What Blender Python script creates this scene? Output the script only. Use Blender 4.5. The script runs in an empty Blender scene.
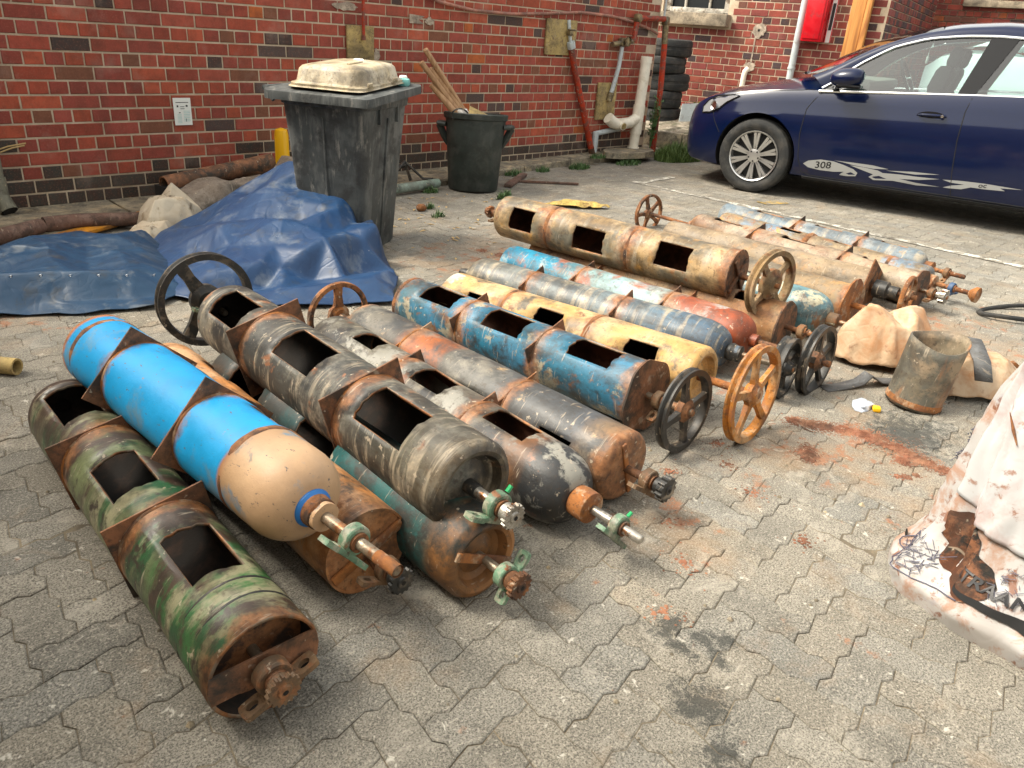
import bpy, bmesh, math, random
from mathutils import Vector, Matrix, noise
R = math.radians
random.seed(7)
scn = bpy.context.scene
COL = scn.collection

# ------------------------------------------------------------------ camera
PITCH, ROLL, YAW, CAMH = 0.4326, 0.0754, 0.745, 1.30
Fh = Vector((math.cos(YAW), math.sin(YAW), 0)); Rh = Vector((math.sin(YAW), -math.cos(YAW), 0)); ZUP = Vector((0, 0, 1))
fw = Fh*math.cos(PITCH) - ZUP*math.sin(PITCH); up = Rh.cross(fw)
rt2 = Rh*math.cos(ROLL) + up*math.sin(ROLL); up2 = up*math.cos(ROLL) - Rh*math.sin(ROLL)
cd = bpy.data.cameras.new('camera'); cam = bpy.data.objects.new('camera', cd); COL.objects.link(cam)
cm = Matrix((rt2, up2, -fw)).transposed().to_4x4(); cm.translation = (0, 0, CAMH)
cam.matrix_world = cm
cd.sensor_width = 36; cd.lens = 26.97; cd.clip_end = 500; cd.clip_start = 0.05
scn.camera = cam

# ------------------------------------------------------------------ sky and sun
SUN_EL, SUN_AZ = 52, 138          # degrees; azimuth measured from +X towards +Y
w = bpy.data.worlds.new('World'); scn.world = w; w.use_nodes = True
wt = w.node_tree; wt.nodes.clear()
sky = wt.nodes.new('ShaderNodeTexSky'); sky.sky_type = 'NISHITA'; sky.sun_disc = False
sky.sun_elevation = R(SUN_EL); sky.sun_rotation = R(90-SUN_AZ)
sky.air_density = 1.0; sky.dust_density = 4.0; sky.ozone_density = 0.6
hs = wt.nodes.new('ShaderNodeHueSaturation'); hs.inputs['Saturation'].default_value = 0.22
bg = wt.nodes.new('ShaderNodeBackground'); bg.inputs[1].default_value = 0.15
wo = wt.nodes.new('ShaderNodeOutputWorld')
wm = wt.nodes.new('ShaderNodeMix'); wm.data_type = 'RGBA'; wm.blend_type = 'MULTIPLY'; wm.inputs[0].default_value = 1; wm.inputs[7].default_value = (1, .965, .865, 1)
wt.links.new(sky.outputs[0], hs.inputs['Color']); wt.links.new(hs.outputs[0], wm.inputs[6]); wt.links.new(wm.outputs[2], bg.inputs[0]); wt.links.new(bg.outputs[0], wo.inputs[0])
sd = bpy.data.lights.new('sun', 'SUN'); sd.energy = 1.15; sd.angle = R(16); sd.color = (1, .91, .77)
sun = bpy.data.objects.new('sun', sd); COL.objects.link(sun)
sv = Vector((math.cos(R(SUN_AZ))*math.cos(R(SUN_EL)), math.sin(R(SUN_AZ))*math.cos(R(SUN_EL)), math.sin(R(SUN_EL))))
sun.rotation_euler = (-sv).to_track_quat('-Z', 'Y').to_euler(); sun.location = sv*20
vs = scn.view_settings; vs.view_transform = 'Standard'; vs.look = 'None'; vs.exposure = 1.58; vs.gamma = 1.0; vs.use_curve_mapping = False

# ------------------------------------------------------------------ mesh helpers
class MB:
    def __init__(s): s.v = []; s.f = []; s.m = []; s.c = []
    def add(s, vs, fs, mi=0, col=None):
        o = len(s.v); s.v += [tuple(v) for v in vs]
        for f in fs: s.f.append(tuple(i+o for i in f)); s.m.append(mi); s.c.append(col)
        return s
    def box(s, c, d, M=None, mi=0, col=None):
        x, y, z = d[0]/2, d[1]/2, d[2]/2
        P = [Vector((a*x, b*y, e*z)) for a in (-1, 1) for b in (-1, 1) for e in (-1, 1)]
        if M is not None: P = [M @ p for p in P]
        P = [p+Vector(c) for p in P]
        return s.add(P, [(0, 1, 3, 2), (4, 6, 7, 5), (0, 4, 5, 1), (2, 3, 7, 6), (0, 2, 6, 4), (1, 5, 7, 3)], mi, col)
    def cbox(s, c, d, b, M=None, mi=0):
        """box with chamfered edges"""
        bm = bmesh.new(); bmesh.ops.create_cube(bm, size=1)
        bmesh.ops.scale(bm, vec=d, verts=bm.verts)
        bmesh.ops.bevel(bm, geom=list(bm.edges), offset=b, segments=2, affect='EDGES', profile=.5)
        bm.verts.ensure_lookup_table(); P = [v.co.copy() for v in bm.verts]
        F = [[v.index for v in f.verts] for f in bm.faces]; bm.free()
        if M is not None: P = [M @ p for p in P]
        return s.add([p+Vector(c) for p in P], F, mi)
    def lathe(s, prof, seg=32, O=(0, 0, 0), M=None, mi=0, closed=False):
        """prof: list of (x along axis, r); axis = local X"""
        O = Vector(O); vs = []; fs = []; rows = []
        for x, r in prof:
            if r < 1e-5:
                rows.append([len(vs)]); vs.append(Vector((x, 0, 0)))
            else:
                rows.append(list(range(len(vs), len(vs)+seg)))
                vs += [Vector((x, r*math.sin(2*math.pi*k/seg), r*math.cos(2*math.pi*k/seg))) for k in range(seg)]
        n = len(rows)
        for i in range(n if closed else n-1):
            a, b = rows[i], rows[(i+1) % n]
            for k in range(seg):
                k2 = (k+1) % seg
                if len(a) == 1 and len(b) == 1: continue
                if len(a) == 1: fs.append((a[0], b[k], b[k2]))
                elif len(b) == 1: fs.append((a[k], b[0], a[k2]))
                else: fs.append((a[k], b[k], b[k2], a[k2]))
        if M is not None: vs = [M @ v for v in vs]
        return s.add([v+O for v in vs], fs, mi)
    def tube(s, pts, r, seg=8, mi=0, cap=True, closed=False, flat=1.0):
        pts = [Vector(p) for p in pts]; n = len(pts); rs = r if isinstance(r, (list, tuple)) else [r]*n
        vs = []; fs = []; prev = None
        for i, p in enumerate(pts):
            t = (pts[(i+1) % n]-pts[i-1]) if closed else (pts[min(i+1, n-1)]-pts[max(i-1, 0)])
            t.normalize()
            if prev is None:
                a = Vector((0, 0, 1)) if abs(t.z) < .9 else Vector((1, 0, 0))
                u = t.cross(a).normalized()
            else: u = (prev-t*prev.dot(t)).normalized()
            prev = u; v = t.cross(u)
            for k in range(seg):
                an = 2*math.pi*k/seg; vs.append(p+(u*math.cos(an)+v*math.sin(an)*flat)*rs[i])
        for i in range(n if closed else n-1):
            j = (i+1) % n
            for k in range(seg):
                k2 = (k+1) % seg; fs.append((i*seg+k, i*seg+k2, j*seg+k2, j*seg+k))
        if cap and not closed:
            fs.append(tuple(range(seg-1, -1, -1))); fs.append(tuple((n-1)*seg+k for k in range(seg)))
        return s.add(vs, fs, mi)
    def prism(s, poly, h, M=None, O=(0, 0, 0), mi=0, z0=0):
        """2D polygon in local XY extruded from z0 to z0+h"""
        n = len(poly); P = [Vector((x, y, z0)) for x, y in poly]+[Vector((x, y, z0+h)) for x, y in poly]
        if M is not None: P = [M @ p for p in P]
        F = [tuple(range(n-1, -1, -1)), tuple(range(n, 2*n))]+[(i, (i+1) % n, n+(i+1) % n, n+i) for i in range(n)]
        return s.add([p+Vector(O) for p in P], F, mi)
    def grid(s, fn, nu, nv, mi=0, wrapu=False):
        vs = [fn(i/nu, j/nv) for j in range(nv+1) for i in range(nu if wrapu else nu+1)]
        W_ = nu if wrapu else nu+1; fs = []
        for j in range(nv):
            for i in range(nu):
                i2 = (i+1) % W_ if wrapu else i+1
                fs.append((j*W_+i, j*W_+i2, (j+1)*W_+i2, (j+1)*W_+i))
        return s.add(vs, fs, mi)
    def mesh(s, name, smooth=30):
        me = bpy.data.meshes.new(name); me.from_pydata(s.v, [], s.f)
        if any(s.m): me.polygons.foreach_set('material_index', s.m)
        if s.c and s.c[0] is not None:
            at = me.color_attributes.new('tint', 'FLOAT_COLOR', 'CORNER'); a = []
            for f, c in zip(s.f, s.c): a += list(c)*len(f)
            at.data.foreach_set('color', a)
        if smooth:
            me.polygons.foreach_set('use_smooth', [True]*len(me.polygons)); me.update()
            me.set_sharp_from_angle(angle=R(smooth))
        me.update(); return me

def fixn(me):
    bm = bmesh.new(); bm.from_mesh(me); bmesh.ops.recalc_face_normals(bm, faces=bm.faces); bm.to_mesh(me); bm.free()
def link(o, parent=None):
    COL.objects.link(o)
    if parent is not None: o.parent = parent
    return o
def obj(name, mb, mats, parent=None, smooth=30, loc=None, M=None, fix=True):
    me = mb if isinstance(mb, bpy.types.Mesh) else mb.mesh(name, smooth)
    if fix and not isinstance(mb, bpy.types.Mesh):
        fixn(me)
        if smooth: me.set_sharp_from_angle(angle=R(smooth))
    if not isinstance(mats, (list, tuple)): mats = [mats]
    if not me.materials:
        for m in mats: me.materials.append(m)
    o = bpy.data.objects.new(name, me)
    if M is not None: o.matrix_local = M
    if loc is not None: o.location = loc
    return link(o, parent)
def empty(name, loc=(0, 0, 0), M=None):
    o = bpy.data.objects.new(name, None); o.empty_display_size = .1
    if M is not None: o.matrix_local = M
    else: o.location = loc
    return link(o)
def tag(o, label=None, cat=None, group=None, kind=None):
    if label: o['label'] = label
    if cat: o['category'] = cat
    if group: o['group'] = group
    if kind: o['kind'] = kind
    return o
def frame(x, z, o):
    """matrix with local X along x, local Z near z, origin o"""
    x = Vector(x).normalized(); y = Vector(z).cross(x).normalized(); zz = x.cross(y)
    M = Matrix((x, y, zz)).transposed().to_4x4(); M.translation = o; return M
RX = lambda a: Matrix.Rotation(a, 4, 'X')
RY = lambda a: Matrix.Rotation(a, 4, 'Y')
RZ = lambda a: Matrix.Rotation(a, 4, 'Z')
T = lambda *a: Matrix.Translation(Vector(a[0] if len(a) == 1 else a))
def nz(x, y, z=0.0, s=1.0): return noise.noise(Vector((x*s, y*s, z*s)))
def ridged(x, y, z, s): return 1-abs(noise.noise(Vector((x*s, y*s, z*s))))

# ------------------------------------------------------------------ materials
class NT:
    def __init__(s, name):
        s.mat = bpy.data.materials.new(name); s.mat.use_nodes = True; s.t = s.mat.node_tree
        s.t.nodes.clear(); s.out = s.t.nodes.new('ShaderNodeOutputMaterial')
        s.b = s.t.nodes.new('ShaderNodeBsdfPrincipled'); s.t.links.new(s.b.outputs[0], s.out.inputs[0])
        s.tc = None
    def n(s, ty, **k):
        x = s.t.nodes.new('ShaderNode'+ty)
        for a, b in k.items(): setattr(x, a, b)
        return x
    def l(s, a, b): s.t.links.new(a, b)
    def set(s, sock, v):
        if hasattr(v, 'is_output'): s.l(v, sock)
        else:
            if isinstance(v, (tuple, list)) and len(v) == 3 and sock.type == 'RGBA': v = (*v, 1)
            sock.default_value = v
    def coord(s, kind='Object', seed=0.0, scale=(1, 1, 1)):
        if kind == 'World':
            o = s.n('NewGeometry').outputs['Position']
        else: o = s.n('TexCoord').outputs[kind]
        m = s.n('Mapping'); s.l(o, m.inputs[0]); m.inputs['Location'].default_value = (seed*1.7, seed*2.3, seed*.9); m.inputs['Scale'].default_value = scale
        return m.outputs[0]
    def noise(s, vec, scale, detail=6, rough=.6, dist=0):
        x = s.n('TexNoise'); s.l(vec, x.inputs['Vector']); x.inputs['Scale'].default_value = scale
        x.inputs['Detail'].default_value = detail; x.inputs['Roughness'].default_value = rough; x.inputs['Distortion'].default_value = dist
        return x.outputs['Fac']
    def step(s, fac, thr, wd):
        x = s.n('MapRange', clamp=True); s.l(fac, x.inputs[0]); x.inputs[1].default_value = thr-wd; x.inputs[2].default_value = thr+wd
        return x.outputs[0]
    def math(s, op, a, b=0.0):
        x = s.n('Math', operation=op); s.set(x.inputs[0], a); s.set(x.inputs[1], b); return x.outputs[0]
    def mix(s, fac, a, b, mode='MIX'):
        x = s.n('Mix', data_type='RGBA', blend_type=mode); s.set(x.inputs[0], fac)
        s.set(x.inputs[6], a); s.set(x.inputs[7], b); return x.outputs[2]
    def ramp(s, fac, stops, interp='LINEAR'):
        x = s.n('ValToRGB'); s.l(fac, x.inputs[0]); cr = x.color_ramp; cr.interpolation = interp
        while len(cr.elements) > 1: cr.elements.remove(cr.elements[-1])
        cr.elements[0].position = stops[0][0]; cr.elements[0].color = (*stops[0][1], 1)
        for p, c in stops[1:]: e = cr.elements.new(p); e.color = (*c, 1)
        return x.outputs[0]
    def bump(s, h, strength=.3, dist=.01):
        x = s.n('Bump'); s.l(h, x.inputs['Height']); x.inputs['Strength'].default_value = strength; x.inputs['Distance'].default_value = dist
        s.l(x.outputs[0], s.b.inputs['Normal'])
    def fin(s, col, rough=.6, metal=0.0, spec=.5):
        s.set(s.b.inputs['Base Color'], col); s.set(s.b.inputs['Roughness'], rough); s.set(s.b.inputs['Metallic'], metal)
        s.b.inputs['Specular IOR Level'].default_value = spec
        return s.mat

RUST1, RUST2, RUST3 = (.070, .030, .015), (.26, .105, .038), (.40, .19, .082)
def weathered(name, base, layers=(), rough=.55, metal=0.0, bump=.35, zones=None, seed=None, var=.35, bands=0, kind='Object', zl=1.4, zn=.03, speck=True, spec=.5, sat=1.12, rings=(), ringw=.03):
    """paint or metal with worn layers. layers: (colour, scale, threshold, width, stretch)"""
    t = NT(name); seed = seed if seed is not None else random.uniform(0, 60)
    v = t.coord(kind, seed)
    if zones:
        raw = t.coord('Object'); sx = t.n('SeparateXYZ'); t.l(raw, sx.inputs[0])
        wob = t.math('MULTIPLY', t.math('SUBTRACT', t.noise(v, 9, 5, .6), .5), zn*4)
        x = t.math('DIVIDE', t.math('ADD', sx.outputs[0], wob), zl)
        col = t.ramp(x, zones)
    else: col = base
    n1 = t.noise(v, 7, 7, .7)
    hs_ = t.n('HueSaturation'); t.set(hs_.inputs['Color'], col)
    mr = t.n('MapRange'); t.l(n1, mr.inputs[0]); mr.inputs[1].default_value = .32; mr.inputs[2].default_value = .68
    mr.inputs[3].default_value = 1-var*1.25; mr.inputs[4].default_value = 1+var*.9
    t.l(mr.outputs[0], hs_.inputs['Value']); hs_.inputs['Saturation'].default_value = sat; col = hs_.outputs[0]
    if bands:
        vb = t.coord(kind, seed+3, (1, .10, .10)); nb = t.noise(vb, bands, 4, .6, .3)
        col = t.mix(t.math('MULTIPLY', t.step(nb, .56, .05), .75), col, (.42, .35, .25))
    h = n1
    for i, L in enumerate(layers):
        c, sc, th, wd = L[:4]; st = L[4] if len(L) > 4 else (1, 1, 1)
        vi = t.coord(kind, seed+7.1*(i+1), st)
        f = t.step(t.noise(vi, sc, 6, .68, .25), th-.028, wd*.8)
        if c == 'rust':
            nn = t.noise(vi, 28, 5, .65); c = t.ramp(nn, [(.3, RUST1), (.52, RUST2), (.72, RUST3)])
        col = t.mix(f, col, c)
    if rings:
        # heat-scorched, rusted bands beside the welds
        rx_ = t.n('SeparateXYZ'); t.l(t.coord('Object'), rx_.inputs[0]); rn_ = t.math('MULTIPLY', t.math('SUBTRACT', t.noise(t.coord(kind, seed+51), 12, 5, .68), .5), .16); best = None
        for xr in rings:
            d = t.math('ADD', t.math('ABSOLUTE', t.math('SUBTRACT', rx_.outputs[0], xr)), rn_); best = d if best is None else t.math('MINIMUM', best, d)
        f = t.math('SUBTRACT', 1.0, t.step(best, ringw, .018))
        rc = t.ramp(t.noise(t.coord(kind, seed+55), 24, 4, .65), [(.32, RUST1), (.5, RUST2), (.66, RUST3)])
        col = t.mix(t.math('MULTIPLY', f, .88), col, rc)
    if speck:
        # dark grime, pits, pale scratches and chips
        g_ = t.step(t.noise(t.coord(kind, seed+21, (1, 1.5, 1.5)), 4.5, 6, .72, .4), .555, .09)
        col = t.mix(t.math('MULTIPLY', g_, .66), col, (.030, .024, .018))
        f = t.step(t.noise(t.coord(kind, seed+31), 60, 3, .68), .62, .04)
        col = t.mix(t.math('MULTIPLY', f, .55), col, (.05, .032, .02))
        f = t.step(t.noise(t.coord(kind, seed+37, (1, .12, .12)), 70, 3, .7, .5), .66, .03)
        col = t.mix(t.math('MULTIPLY', f, .5), col, (.42, .35, .26))
        f = t.step(t.noise(t.coord(kind, seed+43), 38, 3, .6), .69, .025)
        col = t.mix(t.math('MULTIPLY', f, .7), col, (.46, .38, .28))
    fine = t.noise(t.coord(kind, seed+13), 110, 3, .6)
    t.bump(t.math('ADD', t.math('MULTIPLY', n1, 1.5), t.math('MULTIPLY', fine, .35)), bump, .004)
    rr = t.n('MapRange'); t.l(n1, rr.inputs[0]); rr.inputs[1].default_value = .3; rr.inputs[2].default_value = .7
    rr.inputs[3].default_value = max(.05, rough-.12); rr.inputs[4].default_value = min(1, rough+.2)
    return t.fin(col, rr.outputs[0], metal, spec)
def cloth_mat(name, c1, c2, spots=(), rough=.5, crease=.5, scale=7, weave=0.0, spec=.4):
    """sheet plastic or cloth with sharp crease relief"""
    t = NT(name); v = t.coord('World', random.uniform(0, 30)); n1 = t.noise(v, 5, 5, .65, .4)
    col = t.mix(t.step(n1, .5, .14), c1, c2)
    for i, (c, sc, th, wd, am) in enumerate(spots):
        col = t.mix(t.math('MULTIPLY', t.step(t.noise(t.coord('World', 11+9*i), sc, 6, .68, .4), th, wd), am), col, c)
    def crs(sc, sd_):
        q = t.math('ABSOLUTE', t.math('SUBTRACT', t.noise(t.coord('World', sd_), sc, 1.5, .45, .35), .5)); x = t.n('MapRange', clamp=True); t.l(q, x.inputs[0]); x.inputs[1].default_value = 0; x.inputs[2].default_value = .045; return x.outputs[0]
    h = t.math('ADD', t.math('MULTIPLY', crs(scale, 3), 1.0), t.math('MULTIPLY', crs(scale*2.6, 6), .4))
    if weave: h = t.math('ADD', h, t.math('MULTIPLY', t.noise(v, 380, 2, .5), weave))
    t.bump(h, crease*.32, .012)
    return t.fin(col, rough, 0, spec)
def plain(name, col, rough=.5, metal=0.0, spec=.5):
    return NT(name).fin(col, rough, metal, spec)
M = {}
M['rust'] = weathered('rusty_steel', (.16, .065, .03), [((.30, .125, .045), 10, .52, .1), ((.06, .03, .018), 16, .58, .06)], .8, 0, .6)
M['rust_orange'] = weathered('orange_rust', (.32, .140, .060), [((.20, .075, .03), 9, .56, .08), ((.36, .23, .135), 14, .6, .05)], .8, 0, .5)
M['inside'] = weathered('dark_scorched_inside', (.012, .009, .007), [((.04, .02, .012), 9, .6, .08)], .9, 0, .3, speck=False)
M['inside_red'] = weathered('red_brown_inside', (.05, .02, .011), [((.11, .038, .016), 9, .55, .08)], .9, 0, .3, speck=False)
M['plate'] = weathered('rusty_collar_plate', (.13, .07, .04), [((.26, .11, .05), 11, .5, .1), ((.05, .035, .025), 7, .58, .06)], .75, 0, .5)
M['shaft'] = weathered('worn_steel_shaft', (.30, .25, .19), [('rust', 14, .54, .06)], .4, .5, .3)
M['greenblock'] = weathered('pale_green_casting', (.16, .27, .18), [((.33, .34, .25), 22, .56, .05), ('rust', 16, .66, .04)], .5, 0, .3)
M['rustblock'] = weathered('rusty_casting', (.19, .12, .07), [('rust', 16, .6, .06)], .75, 0, .4)
M['blackiron'] = weathered('black_painted_iron', (.018, .018, .017), [((.09, .07, .05), 18, .6, .05)], .45, 0, .3)
M['steel'] = weathered('bare_steel', (.40, .38, .34), [('rust', 20, .62, .04)], .35, .7, .2)
M['cutedge'] = weathered('torch_cut_edge', (.24, .19, .14), [('rust', 20, .52, .08)], .5, .3, .4, speck=False)
M['greenplastic'] = plain('green_cap', (.02, .35, .12), .4)
M['hole'] = plain('dark_hole', (.01, .008, .006), .9)
# ------------------------------------------------------------------ ground
def proj(p):
    d = Vector(p)-Vector((0, 0, CAMH)); z = d.dot(fw)
    if z < .05: return None
    return (512+767*d.dot(rt2)/z, 384-767*d.dot(up2)/z, z)
def inview(p, m=0):
    q = proj(p); return q is not None and -m < q[0] < 1024+m and -m < q[1] < 768+m

def ground_colour(t, base_a, base_b, tintcol=None):
    v = t.coord('World')
    big = t.noise(v, 1.6, 4, .6); mid = t.noise(v, 9, 5, .68); fine = t.noise(v, 230, 2, .7); gr = t.noise(v, 150, 2, .5)
    col = t.mix(t.step(big, .5, .16), base_a, base_b)
    if tintcol is not None: col = t.mix(1.0, col, tintcol, 'MULTIPLY')
    col = t.mix(t.math('MULTIPLY', t.step(mid, .58, .10), .45), col, (.085, .078, .064))
    # aggregate: dark and pale grains
    col = t.mix(t.math('MULTIPLY', t.step(fine, .525, .06), .70), col, (.050, .045, .037))
    col = t.mix(t.math('MULTIPLY', t.step(gr, .61, .04), .48), col, (.44, .40, .33))
    # pale scuffs and lime splashes
    sc = t.noise(t.coord('World', 9, (1, 1.5, 1)), 5, 6, .75, .8)
    col = t.mix(t.math('MULTIPLY', t.step(sc, .615, .06), .55), col, (.40, .37, .31))
    sc2 = t.noise(t.coord('World', 29), 26, 3, .7, .4)
    col = t.mix(t.math('MULTIPLY', t.step(sc2, .68, .03), .7), col, (.55, .52, .45))
    # rusty dust that has spilled round the cylinders
    rn = t.noise(t.coord('World', 17), 3.2, 5, .68, .3)
    sx = t.n('SeparateXYZ'); t.l(t.n('NewGeometry').outputs['Position'], sx.inputs[0])
    def blob(cx, cy, rx, ry):
        a = t.math('DIVIDE', t.math('SUBTRACT', sx.outputs[0], cx), rx); b = t.math('DIVIDE', t.math('SUBTRACT', sx.outputs[1], cy), ry)
        q = t.math('SQRT', t.math('ADD', t.math('MULTIPLY', a, a), t.math('MULTIPLY', b, b)))
        return t.math('MAXIMUM', t.math('SUBTRACT', 1.0, q), 0.0)
    reg = None
    for b in ((2.6, .8, .75, .6), (3.5, 2.2, 1.8, 2.2), (3.2, 3.3, 1.0, .8), (1.75, .9, .25, .35), (4.4, 1.0, 1.0, .9), (.75, 3.7, .5, .35)):
        q = blob(*b); reg = q if reg is None else t.math('MAXIMUM', reg, q)
    fr = t.step(t.math('ADD', rn, t.math('MULTIPLY', reg, .22)), .66, .1)
    col = t.mix(t.math('MULTIPLY', fr, .38), col, (.34, .215, .115))
    rn2 = t.noise(t.coord('World', 23), 11, 4, .65)
    fr2 = t.step(t.math('ADD', rn2, t.math('MULTIPLY', reg, .16)), .71, .035)
    col = t.mix(t.math('MULTIPLY', t.math('MULTIPLY', fr2, .7), t.step(gr, .42, .1)), col, (.30, .115, .05))
    # oil and soot stains, plus one dark patch beside the bucket
    on = t.noise(t.coord('World', 41), 30, 5, .78, .3)
    oreg = None
    for b in ((1.37, .68, .085, .055), (1.395, .60, .04, .07), (1.43, .57, .05, .05), (1.33, .64, .035, .11), (1.22, .50, .09, .10), (1.14, .40, .07, .06), (1.36, .535, .03, .05), (2.98, .66, .30, .22)):
        q = blob(*b); oreg = q if oreg is None else t.math('MAXIMUM', oreg, q)
    fo = t.step(t.math('ADD', t.math('ADD', t.math('MULTIPLY', on, 1.3), t.math('MULTIPLY', fine, .35)), t.math('MULTIPLY', oreg, .42)), 1.0, .12)
    col = t.mix(t.math('MULTIPLY', t.math('MULTIPLY', fo, t.step(oreg, .03, .03)), .8), col, (.035, .037, .034))
    t.bump(t.math('ADD', t.math('MULTIPLY', fine, .5), t.math('ADD', t.math('MULTIPLY', gr, .4), t.math('MULTIPLY', mid, .8))), .7, .004)
    return col
t = NT('concrete_paver_single'); oi = t.n('ObjectInfo')
M['paver1'] = t.fin(ground_colour(t, (.212, .199, .169), (.290, .267, .222), oi.outputs['Color']), .85, 0, .3)
t = NT('concrete_paver_field'); at = t.n('VertexColor', layer_name='tint')
M['paver2'] = t.fin(ground_colour(t, (.212, .199, .169), (.290, .267, .222), at.outputs['Color']), .85, 0, .3)
t = NT('joint_sand'); v = t.coord('World')
M['sand'] = t.fin(t.ramp(t.noise(v, 7, 6, .7), [(.32, (.075, .066, .052)), (.52, (.15, .125, .09)), (.66, (.27, .22, .15))]), .95, 0, .2)

def gzf(x, y):
    f = max(0, min(1, min(x+1.2, 10.4-x, y+1.2, 6.0-y)*2))
    return min(-.0017, -.0036+f*(.0036*max(-.4, nz(x*2.3, y*2.3, 3)*1.5+nz(x*9, y*9, 8)*.5)))
g = MB(); nx_, ny_ = 190, 120
vs_ = [(-1.5+12*i/nx_, -1.5+7.5*j/ny_) for j in range(ny_+1) for i in range(nx_+1)]
g.add([(x, y, gzf(x, y)) for x, y in vs_], [(j*(nx_+1)+i, j*(nx_+1)+i+1, (j+1)*(nx_+1)+i+1, (j+1)*(nx_+1)+i) for j in range(ny_) for i in range(nx_)])
X0, X1, Y0, Y1 = -1.5, 10.5, -1.5, 6.0; B_ = 70
g.add([(-B_, -B_, -.0046), (B_+20, -B_, -.0046), (B_+20, B_+20, -.0046), (-B_, B_+20, -.0046), (X0, Y0, -.0046), (X1, Y0, -.0046), (X1, Y1, -.0046), (X0, Y1, -.0046)], [(0, 1, 5, 4), (1, 2, 6, 5), (2, 3, 7, 6), (3, 0, 4, 7)])
ground = tag(obj('ground', g, M['sand']), 'grey brick-paved yard with sandy joints', kind='structure')

U = .1025; AMP = .080
def wedge(p, q):
    """wavy unit joint from p to q (grid points): small zigzag"""
    (x0, y0), (x1, y1) = p, q; dx, dy = x1-x0, y1-y0
    if dx+dy < 0: return [p]+list(reversed(wedge(q, p)[1:]))
    s = 1 if dx else -1
    nx, ny = -dy, dx
    pts = [(x0, y0)]
    for tt, o in ((.22, .55), (.38, 1.0), (.62, -1.0), (.78, -.55)):
        pts.append((x0+dx*tt+nx*o*AMP*s, y0+dy*tt+ny*o*AMP*s))
    return pts
def outline(cells):
    (a, b) = cells
    if b == 'h': corners = [(0, 0), (1, 0), (2, 0), (2, 1), (1, 1), (0, 1)]
    else: corners = [(0, 0), (1, 0), (1, 1), (1, 2), (0, 2), (0, 1)]
    P = []
    for i in range(6): P += wedge(corners[i], corners[(i+1) % 6])
    return P
def inset(P, d):
    n = len(P); out = []
    for i in range(n):
        a, b, c = Vector(P[i-1]), Vector(P[i]), Vector(P[(i+1) % n])
        e1 = (b-a).normalized(); e2 = (c-b).normalized()
        n1 = Vector((-e1.y, e1.x)); n2 = Vector((-e2.y, e2.x)); m = (n1+n2)
        m = m/max(.4, m.dot(n1)) if m.length > 1e-4 else n1
        out.append((b.x+m.x*d, b.y+m.y*d))
    return out
def paver_geo(o):
    P = [(x*U, y*U) for x, y in outline((0, o))]
    cx = sum(p[0] for p in P)/len(P); cy = sum(p[1] for p in P)/len(P)
    P = [(x-cx, y-cy) for x, y in P]; n = len(P)
    A = inset(P, .0010); B = inset(P, .0042)
    vs = [(x, y, -.02) for x, y in A]+[(x, y, -.0026) for x, y in A]+[(x, y, 0) for x, y in B]
    fs = []
    for k in range(2):
        fs += [(k*n+i, k*n+(i+1) % n, (k+1)*n+(i+1) % n, (k+1)*n+i) for i in range(n)]
    fs.append(tuple(range(2*n, 3*n)))
    return vs, fs, cx, cy
PG = {o: paver_geo(o) for o in 'hv'}
pme = {}
for o in 'hv':
    mb = MB(); mb.add(PG[o][0], PG[o][1]); pme[o] = mb.mesh('paver', 35); pme[o].materials.append(M['paver1'])
plist = []
for i in range(-12, 100):
    for j in range(-12, 58):
        k = (i-j) % 4
        if k == 0: o, x, y = 'h', i, j
        elif k == 3: o, x, y = 'v', i, j
        else: continue
        X = x*U+PG[o][2]+.02; Y = y*U+PG[o][3]+.035
        if Y > 5.45 or X > 9.9: continue
        q = proj((X, Y, 0))
        if q is None or not (-330 < q[0] < 1354 and -100 < q[1] < 1000): continue
        vis = -30 < q[0] < 1054 and q[1] < 800
        plist.append((0 if vis else 1, q[2], o, X, Y))
plist.sort(key=lambda a: a[:2])
def paver_tint():
    b = random.gauss(1, .09); wv = random.gauss(0, .018)
    return (b*(1+wv), b, b*(1-wv*1.4), 1)
pf = MB()
for idx, (vis, dist, o, X, Y) in enumerate(plist):
    dz = random.gauss(.0002, .0007)-(.0006 if random.random() < .06 else 0); c = paver_tint()
    Mr = RX(random.gauss(0, .0045)) @ RY(random.gauss(0, .0045)) @ RZ(random.gauss(0, .006))
    if idx < 300:
        p = bpy.data.objects.new('paver', pme[o]); p.matrix_local = T(X, Y, dz) @ Mr; p.color = c; link(p, ground)
    else:
        vs, fs = PG[o][:2]
        pf.add([Mr @ Vector(v_)+Vector((X, Y, dz)) for v_ in vs], fs, 0, c)
o = obj('paver_field', pf.mesh('paver_field', 35), M['paver2'], ground, fix=False); o['kind'] = 'stuff'

# painted bay markings
M['whitepaint'] = weathered('worn_white_road_paint', (.60, .58, .52), [((.20, .18, .145), 10, .53, .05), ((.22, .20, .16), 45, .58, .05)], .8, 0, .2, kind='World')
M['yellowpaint'] = weathered('worn_yellow_road_paint', (.50, .33, .08), [((.22, .19, .14), 12, .52, .06), ((.22, .20, .16), 40, .56, .06)], .8, 0, .2, kind='World')
def strip(name, x0, y0, x1, y1, wd, m):
    d = Vector((x1-x0, y1-y0, 0)); n = Vector((-d.y, d.x, 0)).normalized()*wd/2; mb = MB(); k = max(2, int(d.length/.12)); vs = []
    for i in range(k+1):
        p = Vector((x0, y0, .005))+d*i/k
        a = 1+random.uniform(-.22, .1); b = 1+random.uniform(-.22, .1)
        vs += [p+n*a, p-n*b]
    mb.add(vs, [(2*i, 2*i+1, 2*i+3, 2*i+2) for i in range(k)])
    return tag(obj(name, mb, m, smooth=0), kind='structure')
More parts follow.
